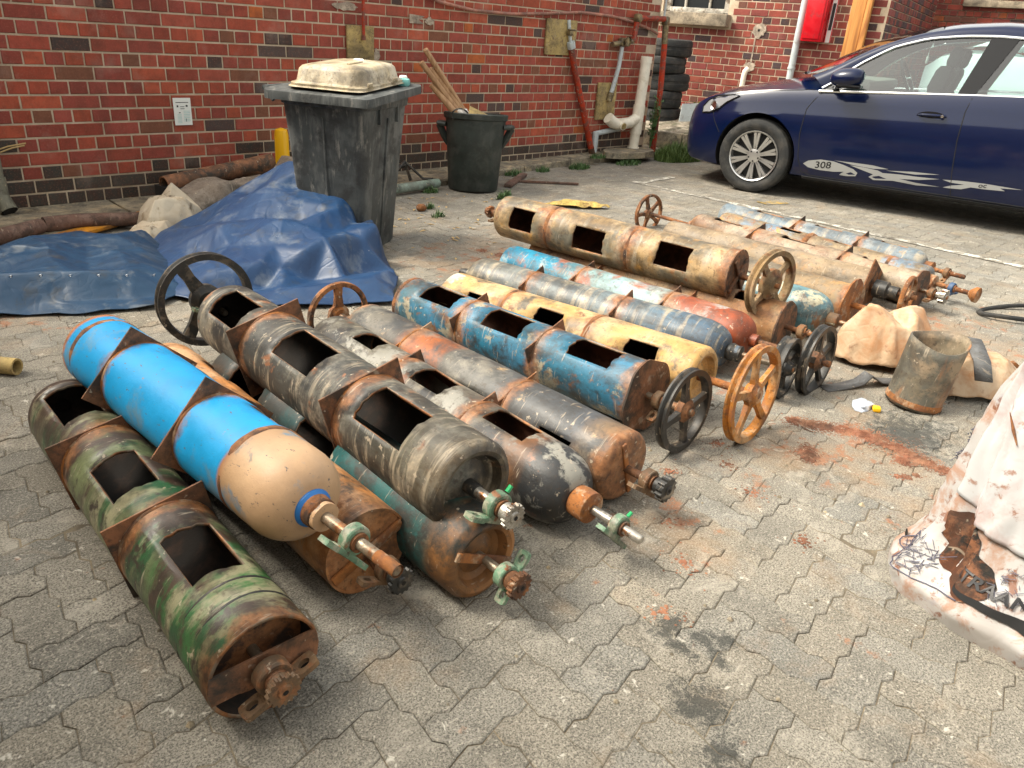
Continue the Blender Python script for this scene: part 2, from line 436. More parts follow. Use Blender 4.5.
strip('painted_line', 6.47, 4.55, 6.45, -.6, .095, M['whitepaint'])
strip('painted_line', 6.50, 4.46, 7.15, 4.50, .075, M['whitepaint'])
strip('painted_line', 6.74, 3.27, 7.02, 3.19, .15, M['yellowpaint'])

# concrete apron at the foot of the near wall
M['apron'] = weathered('old_concrete_apron', (.36, .31, .225), [((.20, .175, .13), 5, .52, .12), ((.10, .09, .07), 8, .62, .07), ((.46, .36, .22), 6, .62, .08)], .9, 0, .5, kind='World')
ap = empty('pavement', (0, 0, 0)); tag(ap, kind='structure')
edge = [(-1.6, 4.72, .03), (1.0, 4.78, .03), (1.9, 5.13, .035), (2.9, 5.14, .04), (4.1, 5.12, .05), (5.0, 5.28, .055), (5.8, 5.40, .06), (6.6, 5.47, .07), (7.3, 5.50, .08), (8.35, 5.50, .09)]
for (xa, ya, za), (xb, yb, zb) in zip(edge[:-1], edge[1:]):
    k = max(1, round((xb-xa)/.75))
    for q in range(k):
        f0, f1 = q/k, (q+1)/k; g0 = .006
        x0, x1 = xa+(xb-xa)*f0+g0, xa+(xb-xa)*f1-g0; y0, y1 = ya+(yb-ya)*f0, ya+(yb-ya)*f1
        z0, z1 = za+(zb-za)*f0+random.uniform(-.004, .004), za+(zb-za)*f1
        b = .012
        mb = MB(); mb.add([(x0, y0, -.02), (x1, y1, -.02), (x0, y0, z0-b), (x1, y1, z1-b), (x0+.004, y0+b, z0), (x1-.004, y1+b, z1), (x0+.004, 5.72, z0+.015), (x1-.004, 5.72, z1+.015), (x0, 5.72, -.02), (x1, 5.72, -.02)],
            [(0, 1, 3, 2), (2, 3, 5, 4), (4, 5, 7, 6), (0, 2, 4, 6, 8), (1, 9, 7, 5, 3)])
        obj('concrete_slab', mb, M['apron'], ap, smooth=0)

# ------------------------------------------------------------------ brick walls
def brick_mat(name, tint):
    t = NT(name); v = t.coord('World')
    col = tint(t)
    n1 = t.noise(v, 14, 8, .7); n2 = t.noise(v, 90, 4, .65); n3 = t.noise(t.coord('World', 5), 3.0, 6, .65)
    col = t.mix(t.math('MULTIPLY', t.step(n1, .56, .12), .5), col, (.10, .032, .02))
    col = t.mix(t.math('MULTIPLY', t.step(n2, .60, .06), .35), col, (.34, .15, .09))
    col = t.mix(t.math('MULTIPLY', t.step(n3, .63, .06), .22), col, (.45, .33, .27))
    # soot and rain streaks
    st_ = t.noise(t.coord('World', 15, (2.2, 2.2, .35)), 2.4, 5, .65)
    col = t.mix(t.math('MULTIPLY', t.step(st_, .57, .10), .25), col, (.06, .035, .026))
    t.bump(t.math('ADD', t.math('MULTIPLY', n1, .8), n2), .5, .004)
    return t.fin(col, .82, 0, .3)
M['brick1'] = brick_mat('fired_brick_single', lambda t: t.n('ObjectInfo').outputs['Color'])
M['brick2'] = brick_mat('fired_brick_courses', lambda t: t.n('VertexColor', layer_name='tint').outputs['Color'])
t = NT('lime_mortar'); v = t.coord('World')
col = t.ramp(t.noise(v, 5, 7, .7), [(.3, (.34, .265, .185)), (.5, (.50, .40, .29)), (.7, (.60, .50, .38))]); t.bump(t.noise(v, 70, 5, .7), .8, .006)
M['mortar'] = t.fin(col, .95, 0, .2)
REDS = [(.37, .074, .042), (.33, .066, .042), (.41, .088, .046), (.29, .062, .044), (.35, .078, .050), (.31, .068, .050)]
def brick_col(dark, mix_dark=.10, tone=(1, 1, 1)):
    r = random.random()
    if dark: b = random.uniform(.035, .065); c = (b*1.05, b*.95, b*.80)
    elif r < mix_dark: b = random.uniform(.05, .085); c = (b*1.1, b*.82, b*.75)
    elif r < mix_dark+.015: c = (.46, .12, .035)
    elif r < mix_dark+.07: c = (.21, .085, .05)
    else:
        c = random.choice(REDS); k = random.uniform(.82, 1.15); c = tuple(x*k for x in c)
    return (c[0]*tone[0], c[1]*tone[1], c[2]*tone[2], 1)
CH = .0855
def brick_geo(Lb, Hb=.0735, proud=.0055):
    a, h = Lb/2, Hb/2; bv = .0035
    j = lambda s=.0022: random.uniform(-s, s)
    F = [Vector((sx*(a-bv)+j(), -proud+j(.0012), sz*(h-bv)+j())) for sx, sz in ((-1, -1), (1, -1), (1, 1), (-1, 1))]
    Mi = [Vector((sx*a+j(.001), -proud+bv, sz*h+j(.001))) for sx, sz in ((-1, -1), (1, -1), (1, 1), (-1, 1))]
    Bk = [Vector((sx*a, .012, sz*h)) for sx, sz in ((-1, -1), (1, -1), (1, 1), (-1, 1))]
    vs = F+Mi+Bk; fs = [(0, 1, 2, 3)]
    for i in range(4):
        i2 = (i+1) % 4; fs += [(i, 4+i, 4+i2, i2), (4+i, 8+i, 8+i2, 4+i2)]
    return vs, fs
VAR = {L: [brick_geo(L) for _ in range(8)] for L in (.2215, .1055)}
VME = {}
for L, gs in VAR.items():
    VME[L] = []
    for vs, fs in gs:
        mb = MB(); mb.add(vs, fs); me = mb.mesh('brick', 0); fixn(me); me.materials.append(M['brick1']); VME[L].append(me)
def brick_wall(root, Mw, x0, x1, z0, ncourse, darkf, skip=None, nsingle=300, mix_dark=.1, start=0, tone=(1, 1, 1)):
    """courses in English bond in the local XZ plane of Mw, face towards local -Y"""
    bl = []
    for c in range(ncourse):
        st = (c+start) % 2 == 0; L = .2215 if st else .1055; stp = L+.0105
        off = (0.058 if st else 0.0)+random.uniform(-.006, .006)
        n = int((x1-x0)/stp)+2
        for k in range(n):
            x = x0+off+(k+.5)*stp; z = z0+(c+.5)*CH
            LL = L
            if x-L/2 < x0-.0 or x+L/2 > x1: continue
            if skip and skip(x, z, L): continue
            p = Mw @ Vector((x, 0, z)); q = proj(p)
            vis = q is not None and -20 < q[0] < 1044 and -15 < q[1] < 768
            bl.append((0 if vis else 1, q[2] if q else 99, L, x, z, brick_col(darkf(x, c), mix_dark, tone)))
    bl.sort(key=lambda a: a[:2]); mb = MB()
    for i, (vis, dist, L, x, z, c) in enumerate(bl):
        vi = random.randrange(8); y = random.uniform(-.0025, .0025)
        if i < nsingle and not vis:
            b = bpy.data.objects.new('brick', VME[L][vi]); b.matrix_local = T(x, y, z); b.color = c; link(b, root)
        else:
            vs, fs = VAR[L][vi]; mb.add([v_+Vector((x, y, z)) for v_ in vs], fs, 0, c)
    me = mb.mesh('brick_courses', 0); fixn(me)
    o = obj('brick_courses', me, M['brick2'], root); o['kind'] = 'stuff'

WY0 = 5.65; WX0, WX1 = -1.6, 8.17; WTOP = 2.4
mb = MB(); mb.box(((WX0+WX1)/2, .17, WTOP/2-.1), (WX1-WX0-.02, .34, WTOP+.2))
wall = obj('brick_wall', mb, M['mortar'], smooth=0, loc=(0, WY0, 0))
tag(wall, 'long red brick wall in English bond with black base courses', 'brick wall')
def dk(x, c):
    lim = 3
    if c < lim: return True
    if c == lim: return random.random() < .35
    if c <= lim+2 and x < 3.5: return random.random() < .10
    return False
brick_wall(wall, T(0, WY0, 0), WX0, WX1, -.045, int((WTOP+.04)/CH), dk, mix_dark=.055)
# the return at the end of the wall (turned away from the camera)
Mr = T(WX1-.0, WY0, 0) @ RZ(R(90))
ret = empty('tmp'); bpy.data.objects.remove(ret)
rb = MB()
for c in range(int((WTOP+.04)/CH)):
    st = c % 2 == 1; L = .2215 if st else .1055; k = 0; x = .002
    while x+L < .36:
        vs, fs = VAR[L][random.randrange(8)]
        rb.add([RZ(R(90)) @ (v_+Vector((x+L/2, 0, 0)))+Vector((WX1-.008, 0, -.045+(c+.5)*CH)) for v_ in vs], fs, 0, brick_col(c < 3)); x += L+.0105
me = rb.mesh('return_bricks', 0); fixn(me); o = obj('return_bricks', me, M['brick2'], wall); o['kind'] = 'stuff'

# far wall, turned 101.5 degrees, standing on a raised concrete bed
FA = R(101.5); FD = Vector((math.cos(FA), math.sin(FA), 0)); FN = Vector((math.sin(FA), -math.cos(FA), 0)); FOFF = 10.89
# local frame of far wall: +X runs towards the camera's right (-FD), face towards -FN
FM = Matrix((-FD, FN, ZUP)).transposed().to_4x4(); FM.translation = FN*FOFF
def FP(s, z, out=0.0): return FN*(FOFF-out)+FD*s+ZUP*z
far = empty('brick_building', M=FM)
tag(far, 'dark red brick building with a white window behind the car bonnet', 'building')
FZ = .46; FTOP = 2.9; FXA, FXB = -6.5, -1.76
mb = MB(); hx0, hx1, hz0 = -4.64, -3.72, 1.66
mb.box(((FXA+hx0)/2, .17, (FZ+FTOP)/2), (hx0-FXA, .34, FTOP-FZ)); mb.box(((hx1+FXB)/2-.01, .17, (FZ+FTOP)/2), (FXB-hx1-.02, .34, FTOP-FZ))
mb.box(((hx0+hx1)/2, .17, (FZ+hz0)/2-.03), (hx1-hx0-.001, .338, hz0-FZ-.06)); mb.box(((hx0+hx1)/2, .17, 2.75), (hx1-hx0-.001, .338, .3))
obj('mortar_backing', mb, M['mortar'], far, smooth=0)
def skipf(x, z, L): return hx0-.03-L/2 < x < hx1+.03+L/2 and 1.48 < z < 2.62
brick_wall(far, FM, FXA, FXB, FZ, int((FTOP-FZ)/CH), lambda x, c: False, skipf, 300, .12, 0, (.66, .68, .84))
# side return of that building
rb = MB()
for c in range(int((FTOP-FZ)/CH)):
    st = c % 2 == 1; L = .2215 if st else .1055; x = .004
    while x+L < 4.2:
        vs, fs = VAR[L][random.randrange(8)]
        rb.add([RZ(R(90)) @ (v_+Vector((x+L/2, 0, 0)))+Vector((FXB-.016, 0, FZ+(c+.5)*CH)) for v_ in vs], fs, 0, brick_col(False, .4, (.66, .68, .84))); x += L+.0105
mb = MB(); mb.box((FXB-.19, 2.2, (FZ+FTOP)/2), (.33, 4.2, FTOP-FZ)); obj('side_backing', mb, M['mortar'], far, smooth=0)
me = rb.mesh('side_bricks', 0); fixn(me); o = obj('side_bricks', me, M['brick2'], far); o['kind'] = 'stuff'
# window with stone sill
M['stone'] = weathered('sandstone', (.36, .30, .225), [((.22, .18, .13), 8, .56, .08)], .85, 0, .4)
M['oldwhite'] = weathered('peeling_white_timber', (.55, .52, .46), [((.24, .19, .14), 12, .58, .05)], .6, 0, .3)
M['winglass'] = NT('window_glass').fin((.012, .014, .016), .12, 0, .25)
mb = MB(); mb.cbox((-4.17, -.04, 1.585), (1.0, .26, .15), .012); obj('window_sill', mb, M['stone'], far)
mb = MB()
for a, b, c, d in ((-4.6, .06, 2.15, .95), (-3.76, .06, 2.15, .95)): mb.cbox((a, .10, c), (.08, .10, d), .006)
mb.cbox((-4.18, .10, 1.695), (.76, .10, .06), .006); mb.cbox((-4.18, .10, 2.58), (.76, .10, .075), .006)
wf = obj('window_frame', mb, M['oldwhite'], far)
mb = MB(); mb.box((-4.18, .13, 2.15), (.77, .012, .90)); obj('pane', mb, M['winglass'], wf, smooth=0)
mb = MB()
for x in (-4.36, -4.02): mb.cbox((x, .11, 2.15), (.028, .05, .86), .004)
mb.cbox((-4.18, .11, 2.12), (.76, .05, .04), .004); obj('glazing_bar', mb, M['oldwhite'], wf)
# plaster patch with chase
M['plaster'] = weathered('patched_plaster', (.50, .42, .34), [((.30, .24, .19), 9, .55, .08)], .9, 0, .5)
def blotch(rx, rz, n=18, j=.25): return [(math.cos(2*math.pi*k/n)*rx*(1+random.uniform(-j, j)), math.sin(2*math.pi*k/n)*rz*(1+random.uniform(-j, j))) for k in range(n)]
XZ = RX(R(90))
mb = MB(); mb.prism(blotch(.085, .085), .006, XZ, (-3.27, -.010, 1.50)); mb.prism([(-.008, 0), (.010, 0), (.006, .36), (-.010, .36)], .004, XZ, (-3.30, -.009, 1.08)); mb.prism(blotch(.07, .06), .005, XZ, (-3.31, -.010, 1.06))
obj('plaster_patch', mb, M['plaster'], far, smooth=0)
mb = MB(); mb.tube([(-3.27, -.012, 1.5), (-3.27, -.0185, 1.5)], .016, 10); obj('conduit_hole', mb, M['hole'], far)
# ------------------------------------------------------------------ raised bed in front of the far building
M['rubble'] = weathered('rubble_soil', (.20, .17, .13), [((.33, .29, .23), 9, .55, .08), ((.09, .085, .05), 6, .58, .08)], .95, 0, .8, kind='World')
def bed(u, v):
    # u along the far wall (s 6 .. -8), v from wall foot to front edge
    s = 6.2-u*14.5; a = FP(s, .5, -.1); b = FP(s, .30 if s > 3 else .0, 1.45 if s > 3.0 else 1.2)
    sm = min(1, max(0, (s-2.2)/1.2)); b.z = .02+.24*sm
    p = a.lerp(b, v); p.z = b.z+(a.z-b.z)*(1-v)**.8+nz(p.x, p.y, 0, 6)*.03*(v*(1-v)*4)
    return p
mb = MB(); mb.grid(bed, 60, 10)
o = obj('planting_bed', mb, M['rubble']); tag(o, 'raised gravelly bed along the foot of the far brick building', kind='structure')
kb = MB(); vs = []
for i in range(16):
    s = 6.0-i*.2; p = FP(s, 0, 1.47)
    vs.append(p)
kerb = MB()
for i in range(5):
    a, b = FP(5.9-i*.6, 0, 1.50), FP(5.9-(i+1)*.6+.012, 0, 1.50)
    kerb.cbox((a+b)/2+ZUP*.13, ((a-b).length, .10, .30), .012, frame(b-a, ZUP, (0, 0, 0)).to_3x3())
tag(obj('kerb', kerb, M['apron']), kind='structure')

# ------------------------------------------------------------------ fixtures on the far building
M['greypvc'] = weathered('grey_painted_pipe', (.46, .50, .51), [((.28, .28, .27), 12, .64, .05)], .45, 0, .15, var=.15, speck=False)
M['whitepvc'] = weathered('white_pvc', (.80, .75, .64), [((.62, .55, .43), 9, .60, .08)], .4, 0, .15, var=.1, speck=False)
M['redpaint'] = weathered('red_enamel', (.55, .022, .03), [((.38, .02, .025), 10, .62, .08)], .35, 0, .15, var=.1, speck=False)
M['redpipe'] = weathered('faded_red_pipe_paint', (.42, .065, .04), [((.18, .06, .04), 12, .58, .06), ((.30, .22, .17), 20, .66, .04)], .6, 0, .3)
M['timber'] = NT('orange_timber')
t = M['timber']; v = t.coord('Object', 3, (9, 9, .5)); n_ = t.noise(v, 3, 6, .6, .8)
M['timber'] = t.fin(t.ramp(n_, [(.3, (.30, .11, .025)), (.5, (.52, .22, .05)), (.7, (.62, .30, .09))]), .6)
M['handlewood'] = NT('pale_handle_wood'); t = M['handlewood']; v = t.coord('Object', 5, (9, 9, 1)); n_ = t.noise(v, 6, 5, .6)
M['handlewood'] = t.fin(t.ramp(n_, [(.3, (.27, .145, .07)), (.6, (.42, .25, .13)), (.75, (.50, .33, .19))]), .65)
def fpipe(name, s0, z0, s1, z1, r, out, m, label, cat):
    mb = MB(); mb.tube([FP(s0, z0, out), FP(s1, z1, out)], r, 14); o = obj(name, mb, m)
    for z in (z0+(z1-z0)*.25, z0+(z1-z0)*.75):
        b = MB(); b.tube([FP(s0, z-.012, out), FP(s0, z+.012, out)], r*1.18, 14); b.box(FP(s0, z, out/2), (.02, out*.9, .02), FM.to_3x3()); obj('bracket', b, m, o)
    return tag(o, label, cat)
fpipe('drainpipe', 2.75, .5, 2.75, 2.85, .042, .07, M['greypvc'], 'pale grey drainpipe running up the far brick building', 'drainpipe')
mb = MB(); mb.tube([FP(3.35, .5, .045), FP(3.35, .95, .045), FP(3.345, 1.0, .04), FP(3.325, 1.035, .01)], .035, 14)
tag(obj('vent_pipe', mb, M['whitepvc']), 'short white pipe entering the far wall above the bonnet', 'pipe')
# red hose cabinet with its lettered side strip
cab = empty('fire_hose_cabinet', M=T(FP(2.565, 1.72, 0)) @ FM.to_3x3().to_4x4())
tag(cab, 'tall red fire cabinet with lettered edge beside the grey drainpipe', 'fire cabinet')
mb = MB(); mb.cbox((0, -.10, .05), (.24, .18, .72), .008); obj('case', mb, M['redpaint'], cab)
mb = MB(); mb.cbox((-.004, -.198, .05), (.20, .014, .66), .004); obj('door', mb, M['redpaint'], cab)
M['signwhite'] = plain('sign_white', (.72, .70, .66), .5); M['ink'] = plain('black_ink', (.015, .015, .017), .5)
mb = MB(); mb.box((.165, -.012, .05), (.075, .006, .72)); sg = obj('sign_strip', mb, M['signwhite'], cab, smooth=0)
mb = MB(); mb.box((.133, -.016, .05), (.010, .006, .72)); mb.box((.197, -.016, .05), (.010, .006, .72)); obj('red_border', mb, M['redpaint'], sg, smooth=0)
mb = MB(); mb.box((.165, -.017, -.02), (.034, .005, .30))
for z in (.22, .28, .34): mb.box((.165, -.017, z), (.03, .005, .028))
obj('black_panel', mb, M['ink'], sg, smooth=0)
mb = MB()
for k in range(7):
    for sd_ in (-1, 1): mb.box((.165+sd_*.024, -.0175, -.15+k*.046), (.008, .004, .02))
obj('printed_mark', mb, M['signwhite'], sg, smooth=0)
# timber post
mb = MB(); mb.cbox((0, 0, 0), (.16, .10, 2.2), .006); mb.cbox((.115, -.008, 0), (.06, .11, 2.2), .005)
o = obj('timber_post', mb, M['timber'], M=T(FP(2.105, 1.55, .062)) @ FM.to_3x3().to_4x4()); tag(o, 'orange-stained timber post against the far brick wall', 'post')
# further building beyond the recess
F2 = FM.copy(); F2.translation = FN*(FOFF+4.4)
far2 = empty('brick_building', M=F2); tag(far2, 'distant brick building showing above the blue car roof', 'building')
mb = MB(); mb.box((2.0, .2, 1.4), (9, .36, 3.0)); obj('mortar_backing', mb, M['mortar'], far2, smooth=0)
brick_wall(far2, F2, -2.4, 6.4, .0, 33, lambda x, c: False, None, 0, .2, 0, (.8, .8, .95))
mb = MB(); mb.cbox((-.55, -.05, 2.16), (1.75, .12, .10), .01); obj('lintel', mb, M['stone'], far2)
mb = MB(); mb.cbox((.28, -.04, 1.4), (.05, .07, 1.4), .006); obj('downpipe', mb, M['greypvc'], far2)
c2 = empty('fire_hose_cabinet', M=T(F2 @ Vector((.56, -.02, 1.82))) @ FM.to_3x3().to_4x4()); tag(c2, 'small red fire cabinet high on the distant brick building', 'fire cabinet')
mb = MB(); mb.cbox((0, -.10, 0), (.36, .18, .52), .01); obj('case', mb, M['redpaint'], c2)
mb = MB(); mb.cbox((-.02, -.199, 0), (.28, .014, .46), .004); obj('door', mb, M['redpaint'], c2)
mb = MB()
for k in range(4): mb.box((.155, -.199, -.17+k*.11), (.03, .008, .06))
obj('printed_mark', mb, M['signwhite'], c2, smooth=0)
mb = MB(); mb.cbox((.70, -.03, 2.2), (.17, .03, .42), .006); mb.cbox((.80, -.03, 1.6), (.07, .03, 1.0), .006); obj('white_board', mb, M['signwhite'], far2)
mb = MB(); mb.cbox((1.10, -.03, 2.03), (.10, .03, .26), .004)
obj('notice_board', mb, M['signwhite'], far2)

# ------------------------------------------------------------------ fixtures on the near wall
YW = WY0-.010
M['board'] = weathered('yellowed_board', (.46, .35, .165), [((.30, .22, .10), 7, .55, .1), ((.20, .13, .07), 16, .64, .05)], .8, 0, .4)
def patch(x0, x1, z0, z1, label):
    mb = MB(); mb.cbox(((x0+x1)/2, YW-.012, (z0+z1)/2), (x1-x0, .022, z1-z0), .003); return tag(obj('patch_board', mb, M['board']), label, 'board', 'yellow boards on the brick wall')
patch(3.86, 4.12, .985, 1.24, 'square yellowish board on the wall above the wheelie bin')
patch(6.21, 6.67, 1.09, 1.42, 'square yellowish board behind the top of the slanting red pipe')
patch(7.13, 7.46, .44, .83, 'tall yellowish board behind the white pipe elbow')
# paper notice
M['paper'] = plain('paper', (.78, .80, .76), .7); M['tealink'] = plain('pale_teal_print', (.42, .62, .60), .7)
nt_ = MB(); nt_.box((2.48, YW-.004, .612), (.125, .002, .182)); pn = obj('paper_notice', nt_, M['paper'], smooth=0); tag(pn, 'small white printed paper notice stuck to the brick wall', 'notice')
mb = MB(); mb.box((2.446, YW-.0058, .648), (.011, .001, .013)); mb.box((2.512, YW-.0058, .650), (.013, .001, .012)); mb.box((2.48, YW-.0058, .673), (.09, .001, .004)); mb.box((2.50, YW-.0058, .555), (.004, .001, .02)); mb.box((2.458, YW-.0058, .605), (.011, .001, .006))
for k in range(2): mb.box((2.48, YW-.0058, .645-k*.014), (.03, .001, .0035))
obj('printed_mark', mb, M['ink'], pn, smooth=0)
mb = MB()
for k in range(7): mb.box((2.508, YW-.0058, .615-k*.011), (.045, .001, .004)); mb.box((2.455, YW-.0058, .592-k*.009), (.03, .001, .003))
obj('printed_line', mb, M['tealink'], pn, smooth=0)
# old white paint daubs on bricks
for P_, x_, z_, lb in (([(0, 0), (.16, 0), (.10, .03), (.165, .06), (0, .07)], 4.50, 1.285, 'flaking white paint arrow on a brick near the hose'), (blotch(.05, .03), 4.72, 1.31, 'small white paint blot right of the paint arrow'), (blotch(.12, .03), 3.86, 1.37, 'faded white paint daub above the bin board'), (blotch(.03, .05), 4.16, 1.02, 'white paint fleck beside the bin board')):
    mb = MB(); mb.prism(P_, .003, XZ, (x_, YW-.001, z_)); tag(obj('paint_daub', mb, M['plaster'], smooth=0), lb, 'paint mark')
# thin red pipe over the first board
mb = MB(); mb.tube([(4.0, YW-.045, 2.35), (4.0, YW-.045, 1.15)], .013, 10); mb.tube([(4.0, YW-.045, 1.165), (4.0, YW-.045, 1.135)], .018, 10)
tag(obj('red_pipe', mb, M['redpipe']), 'thin red pipe ending over the board above the bin', 'pipe')
# hose along the wall
M['hose'] = weathered('pinkish_hose', (.45, .22, .165), [((.28, .13, .10), 9, .55, .1)], .55, 0, .15)
mb = MB(); hp = [(4.35, 1.60), (4.6, 1.52), (4.8, 1.468), (5.2, 1.425), (5.7, 1.425), (6.2, 1.46), (6.7, 1.50), (7.2, 1.495), (7.6, 1.46), (7.95, 1.40), (8.10, 1.36)]
mb.tube([(x, YW-.03, z) for x, z in hp], .015, 8); tag(obj('hose', mb, M['hose']), 'sagging pinkish hose strung along the top of the brick wall', 'hose')
# slanting red pipe with its tap
M['brass'] = weathered('dull_brass', (.30, .24, .14), [((.14, .12, .09), 14, .55, .08)], .45, .6, .2)
sp = empty('standpipe', (6.9, YW, .1)); tag(sp, 'slanting red pipe with grey tap leaning on the brick wall', 'pipe')
sp_l = Vector((6.9, YW, .1))
def lob(name, mb, m, root, **k):
    o = obj(name, mb, m, root, **k); o.matrix_local = T(-root.location); return o
mb = MB(); mb.tube([(6.56, YW-.05, 1.20), (6.66, YW-.05, .95), (6.86, YW-.055, .55), (7.07, YW-.06, .13)], .034, 14); lob('pipe', mb, M['redpipe'], sp)
mb = MB(); mb.tube([(6.52, YW-.03, 1.42), (6.53, YW-.05, 1.28), (6.56, YW-.05, 1.20)], .018, 10); lob('inlet_pipe', mb, M['greypvc'], sp); mb = MB(); mb.tube([(6.555, YW-.05, 1.22), (6.58, YW-.05, 1.16)], .043, 12); lob('coupling', mb, M['greypvc'], sp)
mb = MB(); mb.cbox((6.52, YW-.06, 1.30), (.06, .05, .05), .01); mb.tube([(6.47, YW-.08, 1.33), (6.58, YW-.08, 1.33)], .010, 8); lob('tap', mb, M['brass'], sp)
mb = MB(); mb.tube([(7.06, YW-.06, .15), (7.10, YW-.06, .07)], .036, 12); lob('foot', mb, M['rust'], sp)
# valve assembly: grey pipe, red branch
va = empty('water_pipe', (7.3, YW, .5)); tag(va, 'grey water pipe with brass valve between the red pipes', 'pipe')
mb = MB(); mb.tube([(7.42, YW-.06, 1.24), (7.40, YW-.06, 1.0), (7.33, YW-.05, .72)], .024, 12); lob('pipe', mb, M['greypvc'], va)
mb = MB(); mb.cbox((7.42, YW-.06, 1.25), (.10, .08, .09), .02); mb.tube([(7.24, YW-.06, 1.22), (7.60, YW-.06, 1.27)], .028, 12); mb.tube([(7.42, YW-.13, 1.26), (7.42, YW-.02, 1.26)], .018, 10); mb.lathe([(0, .05), (.014, .05), (.014, .0)], 12, (7.42, YW-.14, 1.26), RZ(R(90))); lob('valve', mb, M['brass'], va)
mb = MB(); mb.tube([(7.33, YW-.05, .73), (7.31, YW-.045, .64)], .034, 12); lob('coupling', mb, M['brass'], va)
mb = MB(); mb.tube([(7.12, YW-.06, .32), (7.12, YW-.06, .1)], .035, 12); mb.tube([(7.12, YW-.06, .30), (7.55, YW-.06, .34)], .028, 10); lob('drain_stub', mb, M['greypvc'], va)
# red loop: down, across and the long riser past the corner
rl = empty('red_riser_pipe', (8.2, YW, .1)); tag(rl, 'red riser pipe standing at the corner in front of the tyres', 'pipe')
mb = MB(); mb.tube([(7.60, YW-.07, 1.27), (7.62, YW-.07, 1.46)], .030, 12); lob('branch', mb, M['redpipe'], rl)
mb = MB(); mb.tube([(7.62, YW-.07, 1.50), (8.18, YW-.07, 1.52)], .030, 12); lob('crosspipe', mb, M['redpipe'], rl)
mb = MB(); mb.cbox((7.63, YW-.07, 1.50), (.09, .08, .09), .025); lob('coupling', mb, M['brass'], rl); mb = MB(); mb.cbox((8.17, YW-.07, 1.50), (.08, .08, .10), .025); mb.tube([(8.18, YW-.07, 1.46), (8.19, YW-.08, 1.26)], .036, 12); lob('coupling', mb, M['brass'], rl)
mb = MB(); mb.tube([(8.19, YW-.08, 1.30), (8.21, YW-.10, .8), (8.20, YW-.12, .06)], .033, 12); lob('pipe', mb, M['redpipe'], rl)
mb = MB(); mb.tube([(8.17, YW-.04, 1.52), (8.17, YW-.04, 1.9)], .012, 8); lob('upper_pipe', mb, M['greypvc'], rl)
# white soil pipe with junction
wp = empty('white_drain_pipe', (7.8, YW, .1)); tag(wp, 'thick white drain pipe with side junction and capped elbow', 'pipe')
yy = YW-.12
mb = MB(); mb.tube([(7.82, yy, 1.08), (7.80, yy, .52)], .060, 18); mb.lathe([(0, .066), (.07, .066)], 18, (7.82, yy, 1.05), RY(R(-90))); lob('pipe', mb, M['whitepvc'], wp)
mb = MB(); mb.tube([(7.80, yy, .60), (7.79, yy, .28)], .068, 18); mb.tube([(7.79, yy, .46), (7.66, yy, .41), (7.50, yy, .40)], .062, 16); lob('junction', mb, M['whitepvc'], wp)
mb = MB(); mb.tube([(7.52, yy, .40), (7.42, yy, .40), (7.33, yy, .42), (7.26, yy+.02, .47)], .063, 16); mb.tube([(7.45, yy, .40), (7.43, yy-.085, .385)], .045, 14); lob('elbow', mb, M['whitepvc'], wp)
mb = MB(); mb.tube([(7.43, yy-.08, .386), (7.43, yy-.095, .384)], .035, 14); lob('cap', mb, M['board'], wp)
mb = MB(); mb.tube([(7.79, yy, .30), (7.78, yy, .10)], .058, 18); mb.tube([(7.78, yy, .135), (7.78, yy, .09)], .072, 18); lob('foot', mb, M['whitepvc'], wp)
# concrete collar slab around the drain
mb = MB(); mb.prism([(math.cos(a*.4)*.42*(1+random.uniform(-.08, .08)), math.sin(a*.4)*.2*(1+random.uniform(-.1, .1))) for a in range(16)], .06, None, (7.55, 5.42, .06)); tag(obj('drain_surround', mb, M['apron'], smooth=0), 'broken concrete surround under the white drain pipe', 'concrete slab')
# left end downpipe with shoe
dpx = empty('downpipe', (1.255, YW-.06, .05)); tag(dpx, 'pale downpipe with open shoe at the left end of the wall', 'drainpipe')
mb = MB(); M['olddown'] = weathered('grimy_downpipe_paint', (.21, .205, .155), [((.12, .115, .09), 8, .56, .1)], .7, 0, .3); mb.tube([(1.25, YW-.06, 2.3), (1.25, YW-.06, .22)], .045, 14); lob('pipe', mb, M['olddown'], dpx)
mb = MB(); mb.tube([(1.25, YW-.06, .26), (1.25, YW-.07, .14), (1.27, YW-.13, .06)], .052, 14, cap=False); lob('shoe', mb, M['olddown'], dpx)
mb = MB(); mb.tube([(1.27, YW-.128, .062), (1.272, YW-.132, .058)], .045, 14); lob('opening', mb, M['hole'], dpx)
M['straw'] = plain('dry_straw', (.46, .32, .14), .8)
mb = MB(); mb.tube([(1.25, YW-.03, .40), (1.36, YW-.015, .43), (1.46, YW-.02, .445)], .005, 5); mb.tube([(1.25, YW-.03, .38), (1.38, YW-.018, .42), (1.45, YW-.02, .432)], .005, 5)
tag(obj('wire_end', mb, M['straw']), 'short tan wires poking from the brick joint by the downpipe', 'wire')

